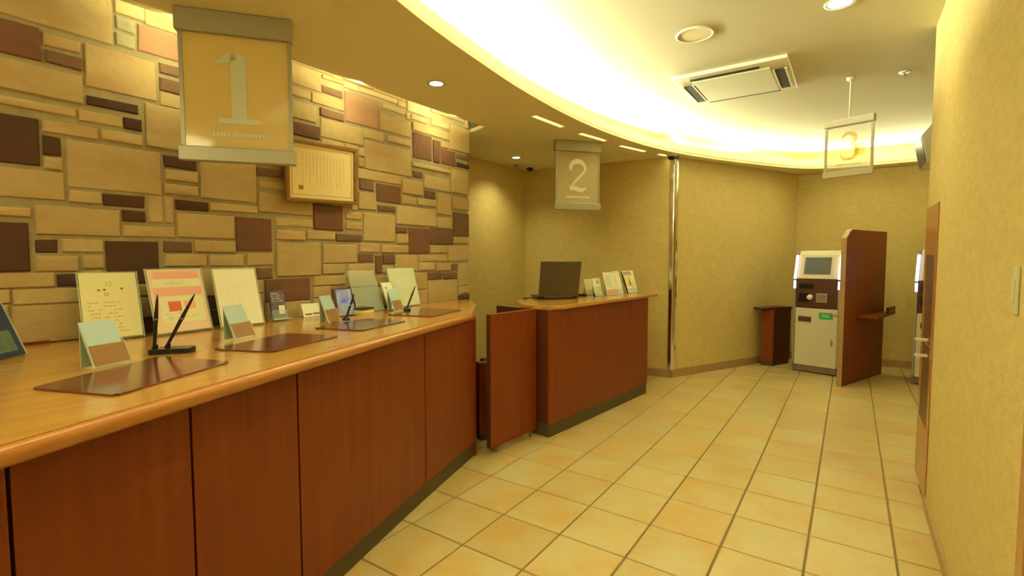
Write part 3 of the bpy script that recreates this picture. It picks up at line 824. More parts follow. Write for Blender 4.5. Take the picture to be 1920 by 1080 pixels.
# ------------------------------------------------------------------ things on the long counter
MATS = [([(-1.846, 0.361), (-1.561, 0.465), (-1.758, 0.851), (-2.058, 0.749)], 'maroon desk mat nearest the camera on the long counter'),
        ([(-2.058, 0.927), (-1.806, 1.030), (-1.934, 1.421), (-2.21, 1.33)], 'second maroon desk mat, in front of the plain white notice'),
        ([(-2.268, 1.513), (-1.985, 1.590), (-2.093, 1.99), (-2.355, 1.93)], 'third maroon desk mat, in front of the blue brochure'),
        ([(-2.434, 2.146), (-2.115, 2.225), (-2.225, 2.64), (-2.54, 2.58)], 'farthest maroon desk mat at the right end of the long counter')]
for pts, lab in MATS:
    cx = sum(p[0] for p in pts)/4; cy = sum(p[1] for p in pts)/4
    loc = [(p[0]-cx, p[1]-cy) for p in pts]
    bm = B(); prism(bm, loc, 0.0005, 0.0065)
    bmesh.ops.bevel(bm, geom=[e for e in bm.edges if abs(e.verts[0].co.z-e.verts[1].co.z) > 0.003], offset=0.012, segments=3, affect='EDGES')
    o = tag(obj('desk_mat', bm, 'mat_leather', None, 0.001), lab, 'desk mat', 'desk mats along the long counter')
    o.location = (cx, cy, ZC)


def flat(bm, x0, x1, z0, z1, y=0.0, th=0.0008):
    box2(bm, (x0, y-th, z0), (x1, y, z1))


def text_rows(w, h, rows, z0, z1, y, seed, x0=0.12, x1=0.88, fill=0.7):
    random.seed(seed)
    bm = B()
    for r in range(rows):
        z = z1-(z1-z0)*(r+0.5)/rows
        hh = (z1-z0)/rows*0.32
        x = x0
        end = x0+(x1-x0)*random.uniform(0.6, 1.0)
        while x < end:
            ww = random.uniform(0.012, 0.05)
            if random.random() < fill:
                flat(bm, (x-0.5)*w, (min(x+ww, end)-0.5)*w, (z-hh/2)*h, (z+hh/2)*h, y, 0.0004)
            x += ww+0.015
    return bm


def lean_root(name, label, cat, a, b, z, lean, group=None):
    """a,b = left and right bottom corners as seen from the front; local x from a to b, y into the back, z up the leaning board"""
    a = Vector(a); b = Vector(b); m = (a+b)/2
    t = thing(name, label, cat, (m.x, m.y, z+0.0022), 0, group)
    t.rotation_euler = (-math.radians(lean), 0, math.atan2((b-a).y, (b-a).x))
    return t, (b-a).length


def easel(name, label, a, b, h, lean, paper='paper_white', clear=True, group=None, z=ZC, foot=0.10):
    t, w = lean_root(name, label, 'notice stand', a, b, z, lean, group)
    part('acrylic_sheet', (-w/2, 0.0, 0.003), (w/2, 0.003, h), 'acrylic', t)
    if paper:
        pp = part('paper', (-w/2+0.006, -0.0014, 0.010), (w/2-0.006, -0.0002, h-0.006), paper, t)
    else:
        pp = None
    for sx in (-1, 1):
        part('edge', (sx*w/2-0.0015, -0.003, 0.003), (sx*w/2+0.0015, 0.004, h), 'acrylic_edge', t)
    # back leaf that stands on the counter
    ca, sa = math.cos(math.radians(lean)), math.sin(math.radians(lean))
    bm = B()
    top = Vector((0, 0.004, h*0.55)); Lg = top.z*ca/ca
    # foot point: straight below-behind, at counter height, expressed in leaned coordinates
    fy = foot
    foot_l = Vector((0, fy*ca, 0.0)) + Vector((0, 0, -fy*sa*0.0))
    fz = fy*math.tan(math.radians(lean)) if False else foot_l.y*math.tan(math.radians(lean))
    q = [Vector((-w*0.35, 0.004, h*0.55)), Vector((w*0.35, 0.004, h*0.55)), Vector((w*0.35, foot_l.y, fz+0.001)), Vector((-w*0.35, foot_l.y, fz+0.001))]
    vs = [bm.verts.new(v) for v in q]+[bm.verts.new(v+Vector((0, 0.003, 0.001))) for v in q]
    for f in ((0, 1, 2, 3), (4, 5, 6, 7), (0, 1, 5, 4), (1, 2, 6, 5), (2, 3, 7, 6), (3, 0, 4, 7)):
        bm.faces.new([vs[k] for k in f])
    obj('back_leaf', bm, 'acrylic_edge', t)
    return t, w, pp


# notice stands against the stone wall
t, w, pp = easel('notice_stand', 'A4 acrylic stand with a yellow printed certificate sheet', (-2.682, 0.700), (-2.671, 0.916), 0.310, 15, 'paper_yellow', foot=0.07)
bm = text_rows(w, 0.295, 9, 0.10, 0.60, -0.0016, 3); obj('print', bm, 'faint_ink', pp)
bm = B()
for x, z, s in ((0.0, 0.86, 0.018), (-0.038, 0.765, 0.006), (-0.018, 0.77, 0.006), (-0.012, 0.70, 0.012), (0.045, 0.78, 0.006)):
    for k in range(5):
        a = k*1.26
        flat(bm, x+math.cos(a)*s*0.6-0.002, x+math.cos(a)*s*0.6+0.002, z*0.295+math.sin(a)*s*0.5-0.002, z*0.295+math.sin(a)*s*0.5+0.002, -0.0016, 0.0004)
obj('crest', bm, 'ink', pp)

t, w, pp = easel('notice_stand', 'acrylic stand with a pink and green printed notice', (-2.630, 0.950), (-2.668, 1.210), 0.322, 15, 'paper_pale_pink', foot=0.07)
h = 0.322
bm = B(); flat(bm, -w*0.38, w*0.40, h*0.84, h*0.95, -0.0016); flat(bm, -w*0.42, w*0.42, h*0.58, h*0.70, -0.0016); obj('heading_band', bm, 'paper_pink', pp)
bm = B(); flat(bm, -w*0.42, w*0.42, h*0.71, h*0.83, -0.0016); flat(bm, -w*0.36, w*0.42, h*0.16, h*0.57, -0.0016); obj('green_box', bm, 'pale_green', pp)
bm = B(); flat(bm, -w*0.22, w*0.0, h*0.34, h*0.49, -0.0022); obj('red_square', bm, 'ink_red', pp)
bm = B(); flat(bm, w*0.06, w*0.26, h*0.36, h*0.49, -0.0022); obj('pink_square', bm, 'paper_pink', pp)
bm = text_rows(w, h, 4, 0.74, 0.80, -0.002, 5, 0.3, 0.7); obj('print', bm, 'ink', pp)
bm = text_rows(w, h, 5, 0.18, 0.32, -0.002, 8, 0.2, 0.8, 0.3); obj('small_print', bm, 'ink', pp)

t, w, pp = easel('notice_stand', 'acrylic stand with a plain pale sheet, right of the pink notice', (-2.640, 1.238), (-2.649, 1.470), 0.318, 15, 'paper_white', foot=0.07)
bm = text_rows(w, 0.3, 8, 0.30, 0.8, -0.0016, 9, fill=0.12); obj('print', bm, 'paper_cream', pp)

t, w, pp = easel('notice_stand', 'clear greyish acrylic stand, empty, near the right end of the long counter', (-2.672, 2.115), (-2.672, 2.335), 0.30, 22, None, foot=0.06)
part('back_sheet', (-w/2+0.004, 0.0035, 0.006), (w/2-0.004, 0.0045, 0.175), 'acrylic_grey', t)

t, w, pp = easel('notice_stand', 'large pale green notice stand standing at the far end of the stone wall', (-2.700, 2.455), (-2.735, 2.755), 0.300, 14, 'paper_green', foot=0.05)
bm = text_rows(w, 0.275, 8, 0.2, 0.85, -0.0016, 12, fill=0.2); obj('print', bm, 'paper_white', pp)

t, w, pp = easel('notice_stand', 'small white card stand with a dark flower mark, left of the pale green notice', (-2.618, 2.335), (-2.636, 2.45), 0.21, 22, 'paper_white', foot=0.025)
bm = B()
for k in range(5):
    a = k*1.2566
    lathe(bm, [(0.004, -0.0004), (0.004, 0.0004)], 8, (math.cos(a)*0.007, math.sin(a)*0.007, 0))
bmesh.ops.transform(bm, matrix=Matrix.Translation((-0.02, -0.0018, 0.165)) @ Matrix.Rotation(math.pi/2, 4, 'X'), verts=bm.verts)
obj('flower_mark', bm, 'ink', pp)

# dark blue board at the left edge
t, w = lean_root('blue_notice', 'dark blue printed board cut off by the left edge of the photo', 'notice stand', (-2.27, 0.245), (-2.544, 0.494), ZC+0.003, 20)
w2 = w/2
t.rotation_euler[2] += 0.0
part('board', (-w2, 0, 0.0), (w2, 0.012, 0.30), 'navy', t, 0.002)
part('picture', (-w2+0.02, -0.001, 0.02), (w2-0.03, 0, 0.10), 'teal', t)
part('edge', (w2-0.004, -0.002, 0), (w2+0.002, 0.014, 0.30), 'acrylic_edge', t)
bm = text_rows(w, 0.30, 4, 0.42, 0.9, -0.0006, 21); obj('print', bm, 'teal', t)

# small card stands: blue card over a brown card
def card_stand(a, b, label, h=0.145):
    t, w = lean_root('card_stand', label, 'card stand', a, b, ZC+0.0062, 22, 'small card stands on the desk mats')
    part('acrylic_sheet', (-w/2, 0, 0.002), (w/2, 0.0022, h), 'acrylic', t)
    part('blue_card', (-w/2-0.002, -0.0016, h*0.52), (w/2-0.010, -0.0004, h+0.012), 'paper_blue', t)
    part('brown_card', (-w/2+0.005, -0.0026, 0.008), (w/2-0.004, -0.0018, h*0.50), 'paper_brown', t)
    part('edge', (-w/2-0.0012, -0.003, 0.002), (-w/2+0.0018, 0.004, h), 'acrylic_edge', t)
    part('edge', (w/2-0.0018, -0.003, 0.002), (w/2+0.0012, 0.004, h*0.55), 'acrylic_edge', t)
    bm = B()
    k = math.tan(math.radians(22))
    q = [Vector((-w*0.5, 0.003, h*0.95)), Vector((-w*0.1, 0.003, h*0.95)), Vector((-w*0.1, 0.05, 0.05*k+0.001)), Vector((-w*0.5, 0.05, 0.05*k+0.001))]
    vs = [bm.verts.new(v) for v in q]+[bm.verts.new(v+Vector((0, 0.003, 0.001))) for v in q]
    for f in ((0, 1, 2, 3), (4, 5, 6, 7), (0, 1, 5, 4), (1, 2, 6, 5), (2, 3, 7, 6), (3, 0, 4, 7)):
        bm.faces.new([vs[i] for i in f])
    obj('back_leaf', bm, 'leaf_blue', t)
    return t


card_stand((-1.975, 0.538), (-2.018, 0.650), 'small stand with blue and brown cards on the nearest desk mat')
card_stand((-2.173, 1.075), (-2.225, 1.190), 'small stand with blue and brown cards on the second desk mat')
card_stand((-2.335, 1.655), (-2.385, 1.765), 'small stand with blue and brown cards on the third desk mat')
card_stand((-2.500, 2.275), (-2.530, 2.385), 'small stand with blue and brown cards on the farthest desk mat')

# pen stands
t = thing('pen_stand', 'black double pen stand with two upright pens behind the nearest mat', 'pen stand', (-2.13, 0.825, ZC), math.radians(52))
bm = B(); prism(bm, [(-0.075, -0.038), (0.062, -0.038), (0.07, 0), (0.062, 0.038), (-0.075, 0.038), (-0.082, 0)], 0.001, 0.020)
obj('base', bm, 'black', t, 0.005)
bm = B(); tube(bm, (-0.065, 0, 0.019), (-0.060, 0, 0.035), 0.010, 0.008); obj('socket', bm, 'black', t)
bm = B(); tube(bm, (-0.025, 0, 0.019), (-0.018, 0, 0.035), 0.010, 0.008); obj('socket', bm, 'black', t)


def pen(label, a, b, m='black', cap=None, r=0.0072):
    a = Vector(a); b = Vector(b)
    o = thing('pen', label, 'pen', a)
    d = b-a
    bm = B(); tube(bm, (0, 0, 0), d*0.55, r*0.8, r, 10); tube(bm, d*0.55, d*0.92, r, r*0.55, 10); tube(bm, d*0.92, d, r*0.5, 0.001, 8)
    obj('barrel', bm, m, o, smooth=False)
    bm = B(); tube(bm, d*0.50, d*0.53, r*1.15, r*1.15, 10); obj('ring', bm, cap or 'grey_metal', o)
    return o


pen('black pen standing nearly upright in the double pen stand', (-2.172, 0.774, ZC+0.03), (-2.155, 0.785, ZC+0.225))
pen('black pen leaning to the right in the double pen stand', (-2.146, 0.808, ZC+0.03), (-2.085, 0.885, ZC+0.225))
t = thing('pen_stand', 'small black pen base behind the third desk mat', 'pen stand', (-2.375, 1.795, ZC+0.0075))
bm = B(); lathe(bm, [(0.022, 0), (0.022, 0.008), (0.010, 0.02)], 16); obj('base', bm, 'black', t, smooth=True)
pen('dark blue pen leaning in the base in front of the blue brochure', (-2.375, 1.795, ZC+0.022), (-2.350, 1.835, ZC+0.16), 'navy', 'paper_white')
t = thing('pen_stand', 'small black pen base on the farthest desk mat', 'pen stand', (-2.490, 2.375, ZC+0.0075))
bm = B(); lathe(bm, [(0.025, 0), (0.025, 0.008), (0.010, 0.02)], 16); obj('base', bm, 'black', t, smooth=True)
pen('black pen leaning right on the farthest desk mat', (-2.490, 2.375, ZC+0.024), (-2.472, 2.440, ZC+0.175), 'black')

# brochure holders against the wall
t, w = lean_root('brochure_holder', 'small holder of violet brochures, right of the plain notice stand', 'brochure holder', (-2.725, 1.557), (-2.720, 1.650), ZC+0.003, 12)
part('brochures', (-w/2+0.003, 0.0, 0.012), (w/2-0.003, 0.016, 0.17), 'violet', t, 0.002)
part('pocket', (-w/2, -0.004, 0.0), (w/2, -0.001, 0.06), 'acrylic', t)
part('base', (-w/2, -0.02, 0.0), (w/2+0.01, 0.02, 0.010), 'acrylic_edge', t)
bm = B(); flat(bm, 0.0, w*0.38, 0.035, 0.085, -0.0005); obj('picture', bm, 'paper_white', t)
bm = text_rows(w, 0.17, 4, 0.62, 0.95, -0.0006, 31); obj('print', bm, 'paper_white', t)

t, w = lean_root('name_card', 'small folded white card between the violet and the blue brochures', 'card', (-2.74, 1.765), (-2.74, 1.885), ZC, 20)
part('front_leaf', (-w/2, 0, 0.0), (w/2, 0.001, 0.085), 'paper_white', t)
bm = B(); flat(bm, -w*0.40, -w*0.02, 0.012, 0.022, -0.0003); flat(bm, w*0.05, w*0.42, 0.014, 0.024, -0.0003); obj('print', bm, 'ink', t)
bm = B(); k = math.tan(math.radians(20)); q = [(-w/2, 0.001, 0.085), (w/2, 0.001, 0.085), (w/2, 0.05, 0.05*k+0.001), (-w/2, 0.05, 0.05*k+0.001)]
vs = [bm.verts.new(v) for v in q]+[bm.verts.new((v[0], v[1]+0.001, v[2]+0.0005)) for v in q]
for f in ((0, 1, 2, 3), (4, 5, 6, 7), (0, 1, 5, 4), (1, 2, 6, 5), (2, 3, 7, 6), (3, 0, 4, 7)):
    bm.faces.new([vs[i] for i in f])
obj('back_leaf', bm, 'paper_white', t)

t, w = lean_root('brochure_holder', 'bright blue brochure in an acrylic holder behind the third desk mat', 'brochure holder', (-2.60, 1.915), (-2.60, 2.035), ZC+0.005, 14)
part('brochures', (-w/2+0.004, 0.0, 0.012), (w/2-0.004, 0.008, 0.165), 'blue_print', t, 0.001)
part('pocket', (-w/2, -0.004, 0.0), (w/2, -0.001, 0.07), 'acrylic', t)
part('base', (-w/2, -0.012, 0.0), (w/2, 0.03, 0.004), 'acrylic_edge', t)

# stack of books
for k, (m1, lab, zz, hh) in enumerate((('stone_g', 'olive covered booklet at the bottom of the small stack', 0.0, 0.014), ('paper_yellow', 'yellow booklet in the middle of the small stack', 0.0145, 0.018), ('kick', 'dark green booklet on top of the small stack', 0.033, 0.013))):
    t = thing('booklet', lab, 'book', (-2.595, 2.085, ZC+zz+0.0005), math.radians(90+4*k), 'stack of booklets on the counter')
    part('pages', (-0.055, -0.048, 0.0015), (0.055, 0.046, hh-0.0015), 'kick' if k == 2 else 'paper_cream', t)
    bm = B(); box2(bm, (-0.058, -0.05, 0), (0.058, 0.05, 0.0014)); box2(bm, (-0.058, -0.05, hh-0.0014), (0.058, 0.05, hh)); box2(bm, (-0.058, 0.0465, 0.0014), (0.058, 0.05, hh-0.0014))
    obj('cover', bm, m1, t)

# framed certificate on the stone wall
t = thing('framed_certificate', 'wood framed cream certificate with vertical writing on the stone wall', 'picture frame', (-2.800, 1.955, 1.690), math.radians(90))
t.rotation_euler = (math.radians(4), math.radians(-2.2), math.radians(90))
# local x -> along +Y (towards the right in the photo), local -y -> into the room
w, h = 0.515, 0.372
bm = B()
fw_ = 0.024
box2(bm, (-w/2, -0.022, 0), (w/2, 0.004, fw_)); box2(bm, (-w/2, -0.022, h-fw_), (w/2, 0.004, h))
box2(bm, (-w/2, -0.022, fw_), (-w/2+fw_, 0.004, h-fw_)); box2(bm, (w/2-fw_, -0.022, fw_), (w/2, 0.004, h-fw_))
obj('frame', bm, 'frame_wood', t, 0.004)
pp = part('certificate_sheet', (-w/2+fw_, -0.008, fw_), (w/2-fw_, -0.004, h-fw_), 'paper_cream', t)
bm = B()
random.seed(11)
for c in range(13):
    x = w*0.30-c*w*0.048
    zt = h*0.78; zb = h*(0.25 if c not in (3, 9, 11) else 0.45)
    if c == 0:
        zb = h*0.35
    z = zt
    while z > zb:
        s = 0.0045
        for q in range(3):
            xx = x+random.uniform(-s, s); zz = z+random.uniform(-s, s)
            if q % 2:
                flat(bm, xx-0.0035, xx+0.0035, zz-0.0006, zz+0.0006, -0.0081, 0.0004)
            else:
                flat(bm, xx-0.0006, xx+0.0006, zz-0.0035, zz+0.0035, -0.0081, 0.0004)
        z -= 0.0125
obj('writing', bm, 'faint_ink', pp)
bm = B()
for a, b, c, d in ((-0.42, 0.42, 0.115, 0.122), (-0.42, 0.42, 0.878, 0.885), (-0.42, -0.413, 0.12, 0.88), (0.413, 0.42, 0.12, 0.88)):
    flat(bm, a*w, b*w, c*h, d*h, -0.0081, 0.0003)
obj('border', bm, 'edge_wood', pp)
bm = B(); flat(bm, -w*0.33, -w*0.27, h*0.20, h*0.27, -0.0081, 0.0004); obj('seal', bm, 'edge_wood', pp)

# ------------------------------------------------------------------ things on the far counter
a = Vector((-2.205, 3.63)); b = Vector((-1.955, 3.885))
t = thing('laptop', 'dark open laptop on the far counter with its lid back to the lobby', 'laptop', ((a.x+b.x)/2, (a.y+b.y)/2, Z2), math.atan2((b-a).y, (b-a).x))
w = (b-a).length/2
part('base', (-w-0.004, 0.005, 0.004), (w+0.004, 0.25, 0.026), 'black', t, 0.004)
part('keyboard', (-w+0.015, 0.05, 0.0262), (w-0.015, 0.15, 0.028), 'charcoal', t)
part('touchpad', (-0.04, 0.17, 0.0262), (0.04, 0.23, 0.0272), 'charcoal', t)
rm = Matrix.Rotation(math.radians(15), 3, 'X')
bm = B(); box(bm, Vector((0, 0.0, 0.024))+rm @ Vector((0, 0, 0.155)), (2*w, 0.012, 0.315), rm)
lid = obj('lid', bm, 'charcoal', t, 0.004)
bm = B(); box(bm, Vector((0, 0.0, 0.024))+rm @ Vector((0, 0.0068, 0.155)), (2*w-0.03, 0.0012, 0.28), rm); obj('screen', bm, 'black', lid)
bm = B(); tube(bm, (-w*0.7, 0.004, 0.022), (w*0.7, 0.004, 0.022), 0.009); obj('hinge', bm, 'grey_metal', t)

t = thing('laptop_charger', 'black charger brick right of the laptop', 'charger', (-2.06, 4.16, Z2), 0.7)
part('brick', (-0.05, -0.022, 0.001), (0.05, 0.022, 0.026), 'black', t, 0.006)
bm = B()
pc = [(-0.05, 0, 0.012), (-0.09, 0.01, 0.005), (-0.15, 0.05, 0.004), (-0.19, 0.02, 0.004), (-0.22, -0.03, 0.004)]
for i in range(len(pc)-1):
    tube(bm, pc[i], pc[i+1], 0.003, 0.003, 6)
obj('cord', bm, 'black', t)

t = thing('power_cable', 'thin dark cable lying left of the laptop', 'cable', (-2.33, 3.66, Z2))
bm = B()
pc = [(0.10, 0.12, 0.004), (0.08, 0.10, 0.004), (0.02, 0.07, 0.004), (-0.03, 0.02, 0.004), (-0.02, -0.05, 0.004), (0.04, -0.08, 0.004)]
for i in range(len(pc)-1):
    tube(bm, pc[i], pc[i+1], 0.003, 0.003, 6)
obj('cable', bm, 'black', t)


def small_stand(name, label, a, b, h, lean, m, cat, bands=(), th=0.004, z=Z2):
    t, w = lean_root(name, label, cat, a, b, z, lean)
    part('sheet', (-w/2, 0, 0.004), (w/2, th, h), m, t)
    for (x0, x1, z0, z1, mm) in bands:
        bm = B(); flat(bm, x0*w, x1*w, z0*h, z1*h, -0.0003, 0.0006); obj('print', bm, mm, t)
    bm = B(); k = math.tan(math.radians(lean))
    box2(bm, (-w/2, -0.006, 0.0), (w/2, -0.002, min(0.05, h*0.35)))
    obj('pocket', bm, 'acrylic', t)
    bm = B(); q = [(-w/2, th, h*0.6), (w/2, th, h*0.6), (w/2, 0.05, 0.05*k+0.001), (-w/2, 0.05, 0.05*k+0.001)]
    vs = [bm.verts.new(v) for v in q]+[bm.verts.new((v[0], v[1]+0.002, v[2]+0.0008)) for v in q]
    for f in ((0, 1, 2, 3), (4, 5, 6, 7), (0, 1, 5, 4), (1, 2, 6, 5), (2, 3, 7, 6), (3, 0, 4, 7)):
        bm.faces.new([vs[i] for i in f])
    obj('back_leaf', bm, 'acrylic_edge', t)
    return t


# placed by their bottom corners on the counter, facing the lobby
small_stand('card_holder', 'pale yellow green sheet stand just right of the laptop', (-2.06, 4.27), (-2.03, 4.42), 0.155, 12, 'paper_yellow', 'card stand')
small_stand('card_holder', 'small stand with a white card over a green one, with a round mark', (-1.935, 4.20), (-1.915, 4.32), 0.17, 14, 'paper_green', 'card stand',
            ((-0.5, 0.5, 0.55, 1.0, 'paper_white'), (-0.1, 0.22, 0.70, 0.88, 'paper_green')))
small_stand('brochure_holder', 'leaning white brochure with a pink lower band, second from the right on the far counter', (-1.87, 4.33), (-1.84, 4.50), 0.225, 16, 'paper_white', 'brochure holder',
            ((-0.45, 0.45, 0.03, 0.28, 'paper_pink'), (-0.4, 0.1, 0.35, 0.9, 'paper_green')))
small_stand('brochure_holder', 'leaning pale green brochure in the middle of the far counter display', (-1.865, 4.53), (-1.845, 4.66), 0.235, 16, 'paper_green', 'brochure holder',
            ((-0.5, -0.1, 0.0, 0.95, 'paper_yellow'), (-0.1, 0.5, 0.0, 0.95, 'paper_white')))
small_stand('brochure_holder', 'leaning white brochure with yellow print at the right end of the far counter', (-1.83, 4.70), (-1.80, 4.93), 0.235, 16, 'paper_white', 'brochure holder',
            ((-0.32, 0.15, 0.30, 0.75, 'paper_cream'), (-0.1, 0.06, 0.35, 0.6, 'ink_red'), (0.1, 0.4, 0.1, 0.5, 'paper_green'), (-0.4, 0.3, 0.8, 0.97, 'sign_metal')))
pen('black pen leaning against the white brochures on the far counter', (-1.780, 4.60, Z2+0.010), (-1.825, 4.53, Z2+0.235), 'black', 'ink_blue', 0.009)
t = thing('stamp', 'small black stamp beside the green card stand', 'stamp', (-1.955, 4.235, Z2))
bm = B(); lathe(bm, [(0.018, 0.001), (0.018, 0.02), (0.009, 0.026), (0.014, 0.04), (0.006, 0.048)], 16); obj('body', bm, 'black', t, smooth=True)

# ------------------------------------------------------------------ payment machines
KA = math.atan2(-0.110, 0.461)


def kiosk(loc, label):
    t = thing('payment_machine', label, 'payment machine', loc, KA, 'payment machines')
    W_ = 0.474; D = 0.46
    # side cheeks follow the profile (y,z)
    prof = [(0.0, 0.0), (0.0, 1.10), (0.075, 1.385), (0.10, 1.42), (0.14, 1.432), (D, 1.432), (D, 0.0)]
    for x in (0.0, W_-0.022):
        bm = B(); prism(bm, prof, 0, 0.022)
        bmesh.ops.transform(bm, matrix=Matrix(((0, 0, 1, x), (1, 0, 0, 0), (0, 1, 0, 0), (0, 0, 0, 1))), verts=bm.verts)
        obj('side_cheek', bm, 'grey_metal' if x == 0 else 'brown_face', t, 0.004)
    a = 0.0225; b = W_-0.0225
    bm = B(); prism(bm, [(0.006, 1.10), (0.082, 1.375), (0.11, 1.425), (D-0.01, 1.425), (D-0.01, 1.10)], 0, b-a)
    bmesh.ops.transform(bm, matrix=Matrix(((0, 0, 1, a), (1, 0, 0, 0), (0, 1, 0, 0), (0, 0, 0, 1))), verts=bm.verts)
    head = obj('head', bm, 'white_metal', t, 0.006)
    sl = math.atan2(0.076, 0.275)
    mt = Matrix.Translation((W_/2, 0.006, 1.10)) @ Matrix.Rotation(-sl, 4, 'X')
    bm = B(); box2(bm, (-0.145, -0.006, 0.055), (0.125, 0.0, 0.255)); bmesh.ops.transform(bm, matrix=mt, verts=bm.verts); sc = obj('screen_bezel', bm, 'charcoal', head)
    bm = B(); box2(bm, (-0.13, -0.008, 0.068), (0.11, -0.0055, 0.245)); bmesh.ops.transform(bm, matrix=mt, verts=bm.verts); obj('screen', bm, 'screen', head)
    # brown service face
    part('service_face', (a, 0.012, 0.765), (b, D-0.01, 1.10), 'brown_face', t)
    part('coin_slot_panel', (0.05, 0.004, 0.985), (0.20, 0.012, 1.04), 'black', t)
    part('receipt_panel', (0.05, 0.004, 0.83), (0.15, 0.012, 0.93), 'black', t)
    bm = B(); lathe(bm, [(0.032, 0), (0.028, 0.03), (0.012, 0.036)], 16); bmesh.ops.transform(bm, matrix=Matrix.Translation((0.17, 0.012, 0.885)) @ Matrix.Rotation(math.pi/2, 4, 'X'), verts=bm.verts)
    obj('card_reader', bm, 'paper_white', t, smooth=True)
    kp = part('keypad', (0.235, 0.0, 0.83), (0.345, 0.012, 0.935), 'sign_metal', t, 0.003)
    bm = B()
    for i in range(4):
        for j in range(3):
            box2(bm, (0.25+i*0.022, -0.003, 0.845+j*0.026), (0.266+i*0.022, 0.0, 0.863+j*0.026))
    obj('keys', bm, 'grey_metal', kp)
    # lower cabinet
    dr = part('door', (a, 0.0, 0.085), (b, 0.02, 0.757), 'white_metal', t, 0.003)
    part('cabinet', (a, 0.021, 0.085), (b, D-0.01, 0.757), 'white_metal', t)
    part('coin_mouth', (0.055, -0.010, 0.60), (0.19, 0.0, 0.66), 'brown_face', dr, 0.004)
    lb = part('green_label', (0.27, -0.003, 0.64), (0.41, 0.0, 0.715), 'exit_green', dr)
    bm = B(); box2(bm, (0.295, -0.005, 0.66), (0.375, -0.003, 0.70)); obj('label_symbol', bm, 'green_light', dr)
    bm = B(); lathe(bm, [(0.016, 0), (0.014, 0.012)], 14); bmesh.ops.transform(bm, matrix=Matrix.Translation((0.405, 0.0, 0.37)) @ Matrix.Rotation(math.pi/2, 4, 'X'), verts=bm.verts)
    box2(bm, (0.400, -0.004, 0.33), (0.410, 0, 0.42))
    obj('lock', bm, 'edge_wood', dr)
    part('plinth', (0.004, 0.012, 0.012), (W_-0.004, D-0.02, 0.085), 'grey_metal', t)
    part('foot', (0.02, 0.03, 0.0), (W_-0.02, D-0.05, 0.012), 'black', t)
    # glowing strips up both front edges
    for x in (-0.004, W_-0.026):
        bm = B(); prism(bm, [(-0.014, 1.10), (0.062, 1.375), (0.078, 1.372), (0.0, 1.095)], 0, 0.026)
        bmesh.ops.transform(bm, matrix=Matrix(((0, 0, 1, x), (1, 0, 0, 0), (0, 1, 0, 0), (0, 0, 0, 1))), verts=bm.verts)
        obj('light_strip', bm, 'strip_glow', t)
        bm = B(); box2(bm, (x+0.002, -0.014, 0.985), (x+0.024, -0.001, 1.075)); obj('light_strip', bm, 'strip_glow', t)
        bm = B(); box2(bm, (x+0.005, -0.008, 0.10), (x+0.022, -0.001, 0.98)); obj('edge_trim', bm, 'sign_metal', t)
    return t


kiosk((-0.547, 6.734, 0), 'white payment machine with lit screen side strips, left of the wooden divider')
kiosk((0.568, 6.69, 0), 'second payment machine, mostly hidden behind the right wall')

# divider
DA = Vector((-0.044, 6.118)); DB = Vector((0.330, 7.087)); DL = (DB-DA).length
t = thing('divider_screen', 'tall reddish wooden divider with a chamfered top, between the payment machines', 'divider', (DA.x, DA.y, 0), math.atan2((DB-DA).y, (DB-DA).x))
bm = B(); prism(bm, [(0.006, 0.002), (DL, 0.002), (DL, 1.635), (0.16, 1.635), (0.10, 1.62), (0.006, 1.54)], 0, 0.045)
bmesh.ops.transform(bm, matrix=Matrix(((1, 0, 0, 0), (0, 0, 1, 0), (0, 1, 0, 0), (0, 0, 0, 1))), verts=bm.verts)
obj('panel', bm, 'panel_wood', t, 0.002)
bm = B(); prism(bm, [(0.0, 0.002), (0.006, 0.002), (0.006, 1.54), (0.10, 1.62), (0.16, 1.635), (0.16, 1.641), (0.098, 1.627), (0.0, 1.545)], -0.001, 0.046)
bmesh.ops.transform(bm, matrix=Matrix(((1, 0, 0, 0), (0, 0, 1, 0), (0, 1, 0, 0), (0, 0, 0, 1))), verts=bm.verts)
obj('edge_strip', bm, 'pale_wood', t)
bm = B(); tube(bm, (0.05, 0.045, 0.735), (0.05, 0.13, 0.735), 0.013); tube(bm, (0.05, 0.13, 0.735), (0.04, 0.15, 0.755), 0.013); obj('stick_holder', bm, 'pale_wood', t, smooth=True)

# shelf right of the divider
t = thing('side_shelf', 'wooden side shelf fixed to the right of the divider', 'shelf', (0.072, 6.40, 0.0))
bm = B(); prism(bm, [(0.0, 0.0), (0.180, -0.043), (0.368, 0.76), (0.270, 0.686)], 0.70, 0.728); obj('board', bm, 'panel_wood', t, 0.003)
bm = B(); prism(bm, [(0.268, 0.45), (0.292, 0.44), (0.366, 0.755), (0.340, 0.737)], 0.7285, 0.79); obj('upstand', bm, 'dark_wood', t)

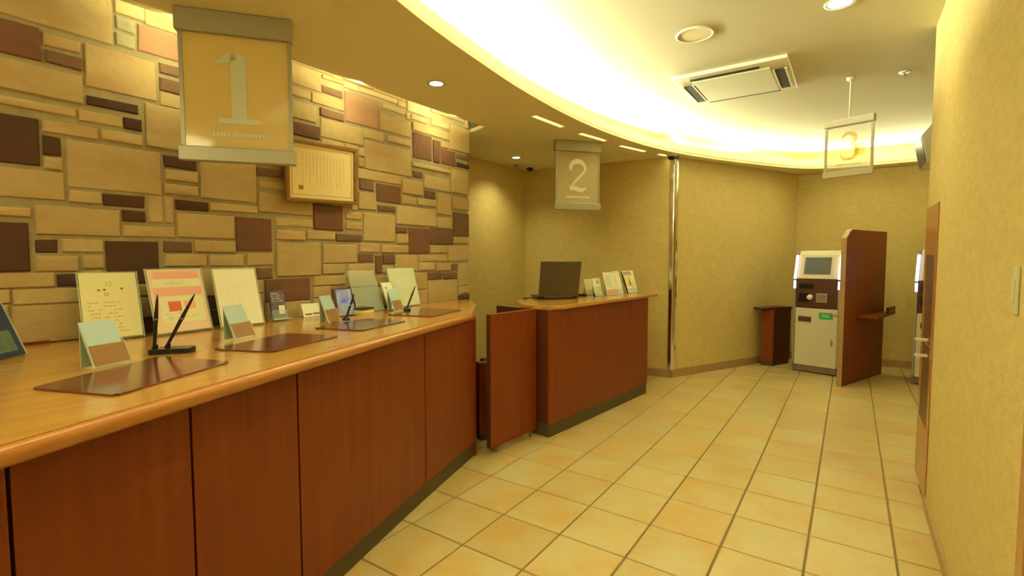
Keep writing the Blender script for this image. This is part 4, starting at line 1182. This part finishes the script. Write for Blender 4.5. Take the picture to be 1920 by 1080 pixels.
# shelf with a post left of the first machine
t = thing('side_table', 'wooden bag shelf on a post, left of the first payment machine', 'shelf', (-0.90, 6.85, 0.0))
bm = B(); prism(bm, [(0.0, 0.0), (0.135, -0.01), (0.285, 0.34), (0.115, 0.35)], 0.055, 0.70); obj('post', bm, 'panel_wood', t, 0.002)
bm = B(); prism(bm, [(0.1365, -0.008), (0.1425, -0.006), (0.2905, 0.338), (0.286, 0.340)], 0.055, 0.70); obj('side_panel_or_shade_sheet', bm, 'dark_wood', t)  # thin darker sheet on the post's right face, its shade put into colour
bm = B(); prism(bm, [(0.004, 0.004), (0.131, -0.005), (0.278, 0.33), (0.117, 0.34)], 0.0, 0.055); obj('kick_plate', bm, 'kick', t)
bm = B(); prism(bm, [(-0.092, -0.02), (0.015, -0.15), (0.31, 0.30), (0.11, 0.35)], 0.70, 0.728); obj('board', bm, 'dark_wood', t, 0.003)

# ------------------------------------------------------------------ wooden cupboard door on the right wall
t = thing('wall_cupboard', 'narrow wooden wall cupboard door with two metal pulls, at the end of the right wall', 'cupboard', (0.374, 3.41, 0.03))
y1 = 0.49
bm = B()
for a, b in (((0, 0), (0.07, 1.60)), ((y1-0.07, 0), (y1, 1.60)), ((0.07, 1.32), (y1-0.07, 1.60)), ((0.07, 0.0), (y1-0.07, 0.36))):
    box2(bm, (-0.006, a[0], a[1]), (-0.0004, b[0], b[1]))
obj('frame', bm, 'edge_wood', t, 0.002)
part('door', (-0.003, 0.07, 0.82), (-0.0004, y1-0.07, 1.32), 'dark_wood', t)
part('door', (-0.003, 0.07, 0.36), (-0.0004, y1-0.07, 0.81), 'dark_wood', t)
for z in (0.845, 0.755):
    bm = B(); box2(bm, (-0.060, 0.17, z-0.007), (-0.003, 0.20, z+0.007)); obj('pull', bm, 'white_metal', t, 0.002)

t = thing('wall_plate', 'narrow pale switch plate on the right wall', 'switch', (0.374, 1.868, 1.18))
part('plate', (-0.008, -0.020, 0), (-0.0005, 0.020, 0.13), 'cream_plastic', t, 0.003)
part('rocker', (-0.011, -0.008, 0.035), (-0.008, 0.008, 0.095), 'white_metal', t, 0.001)
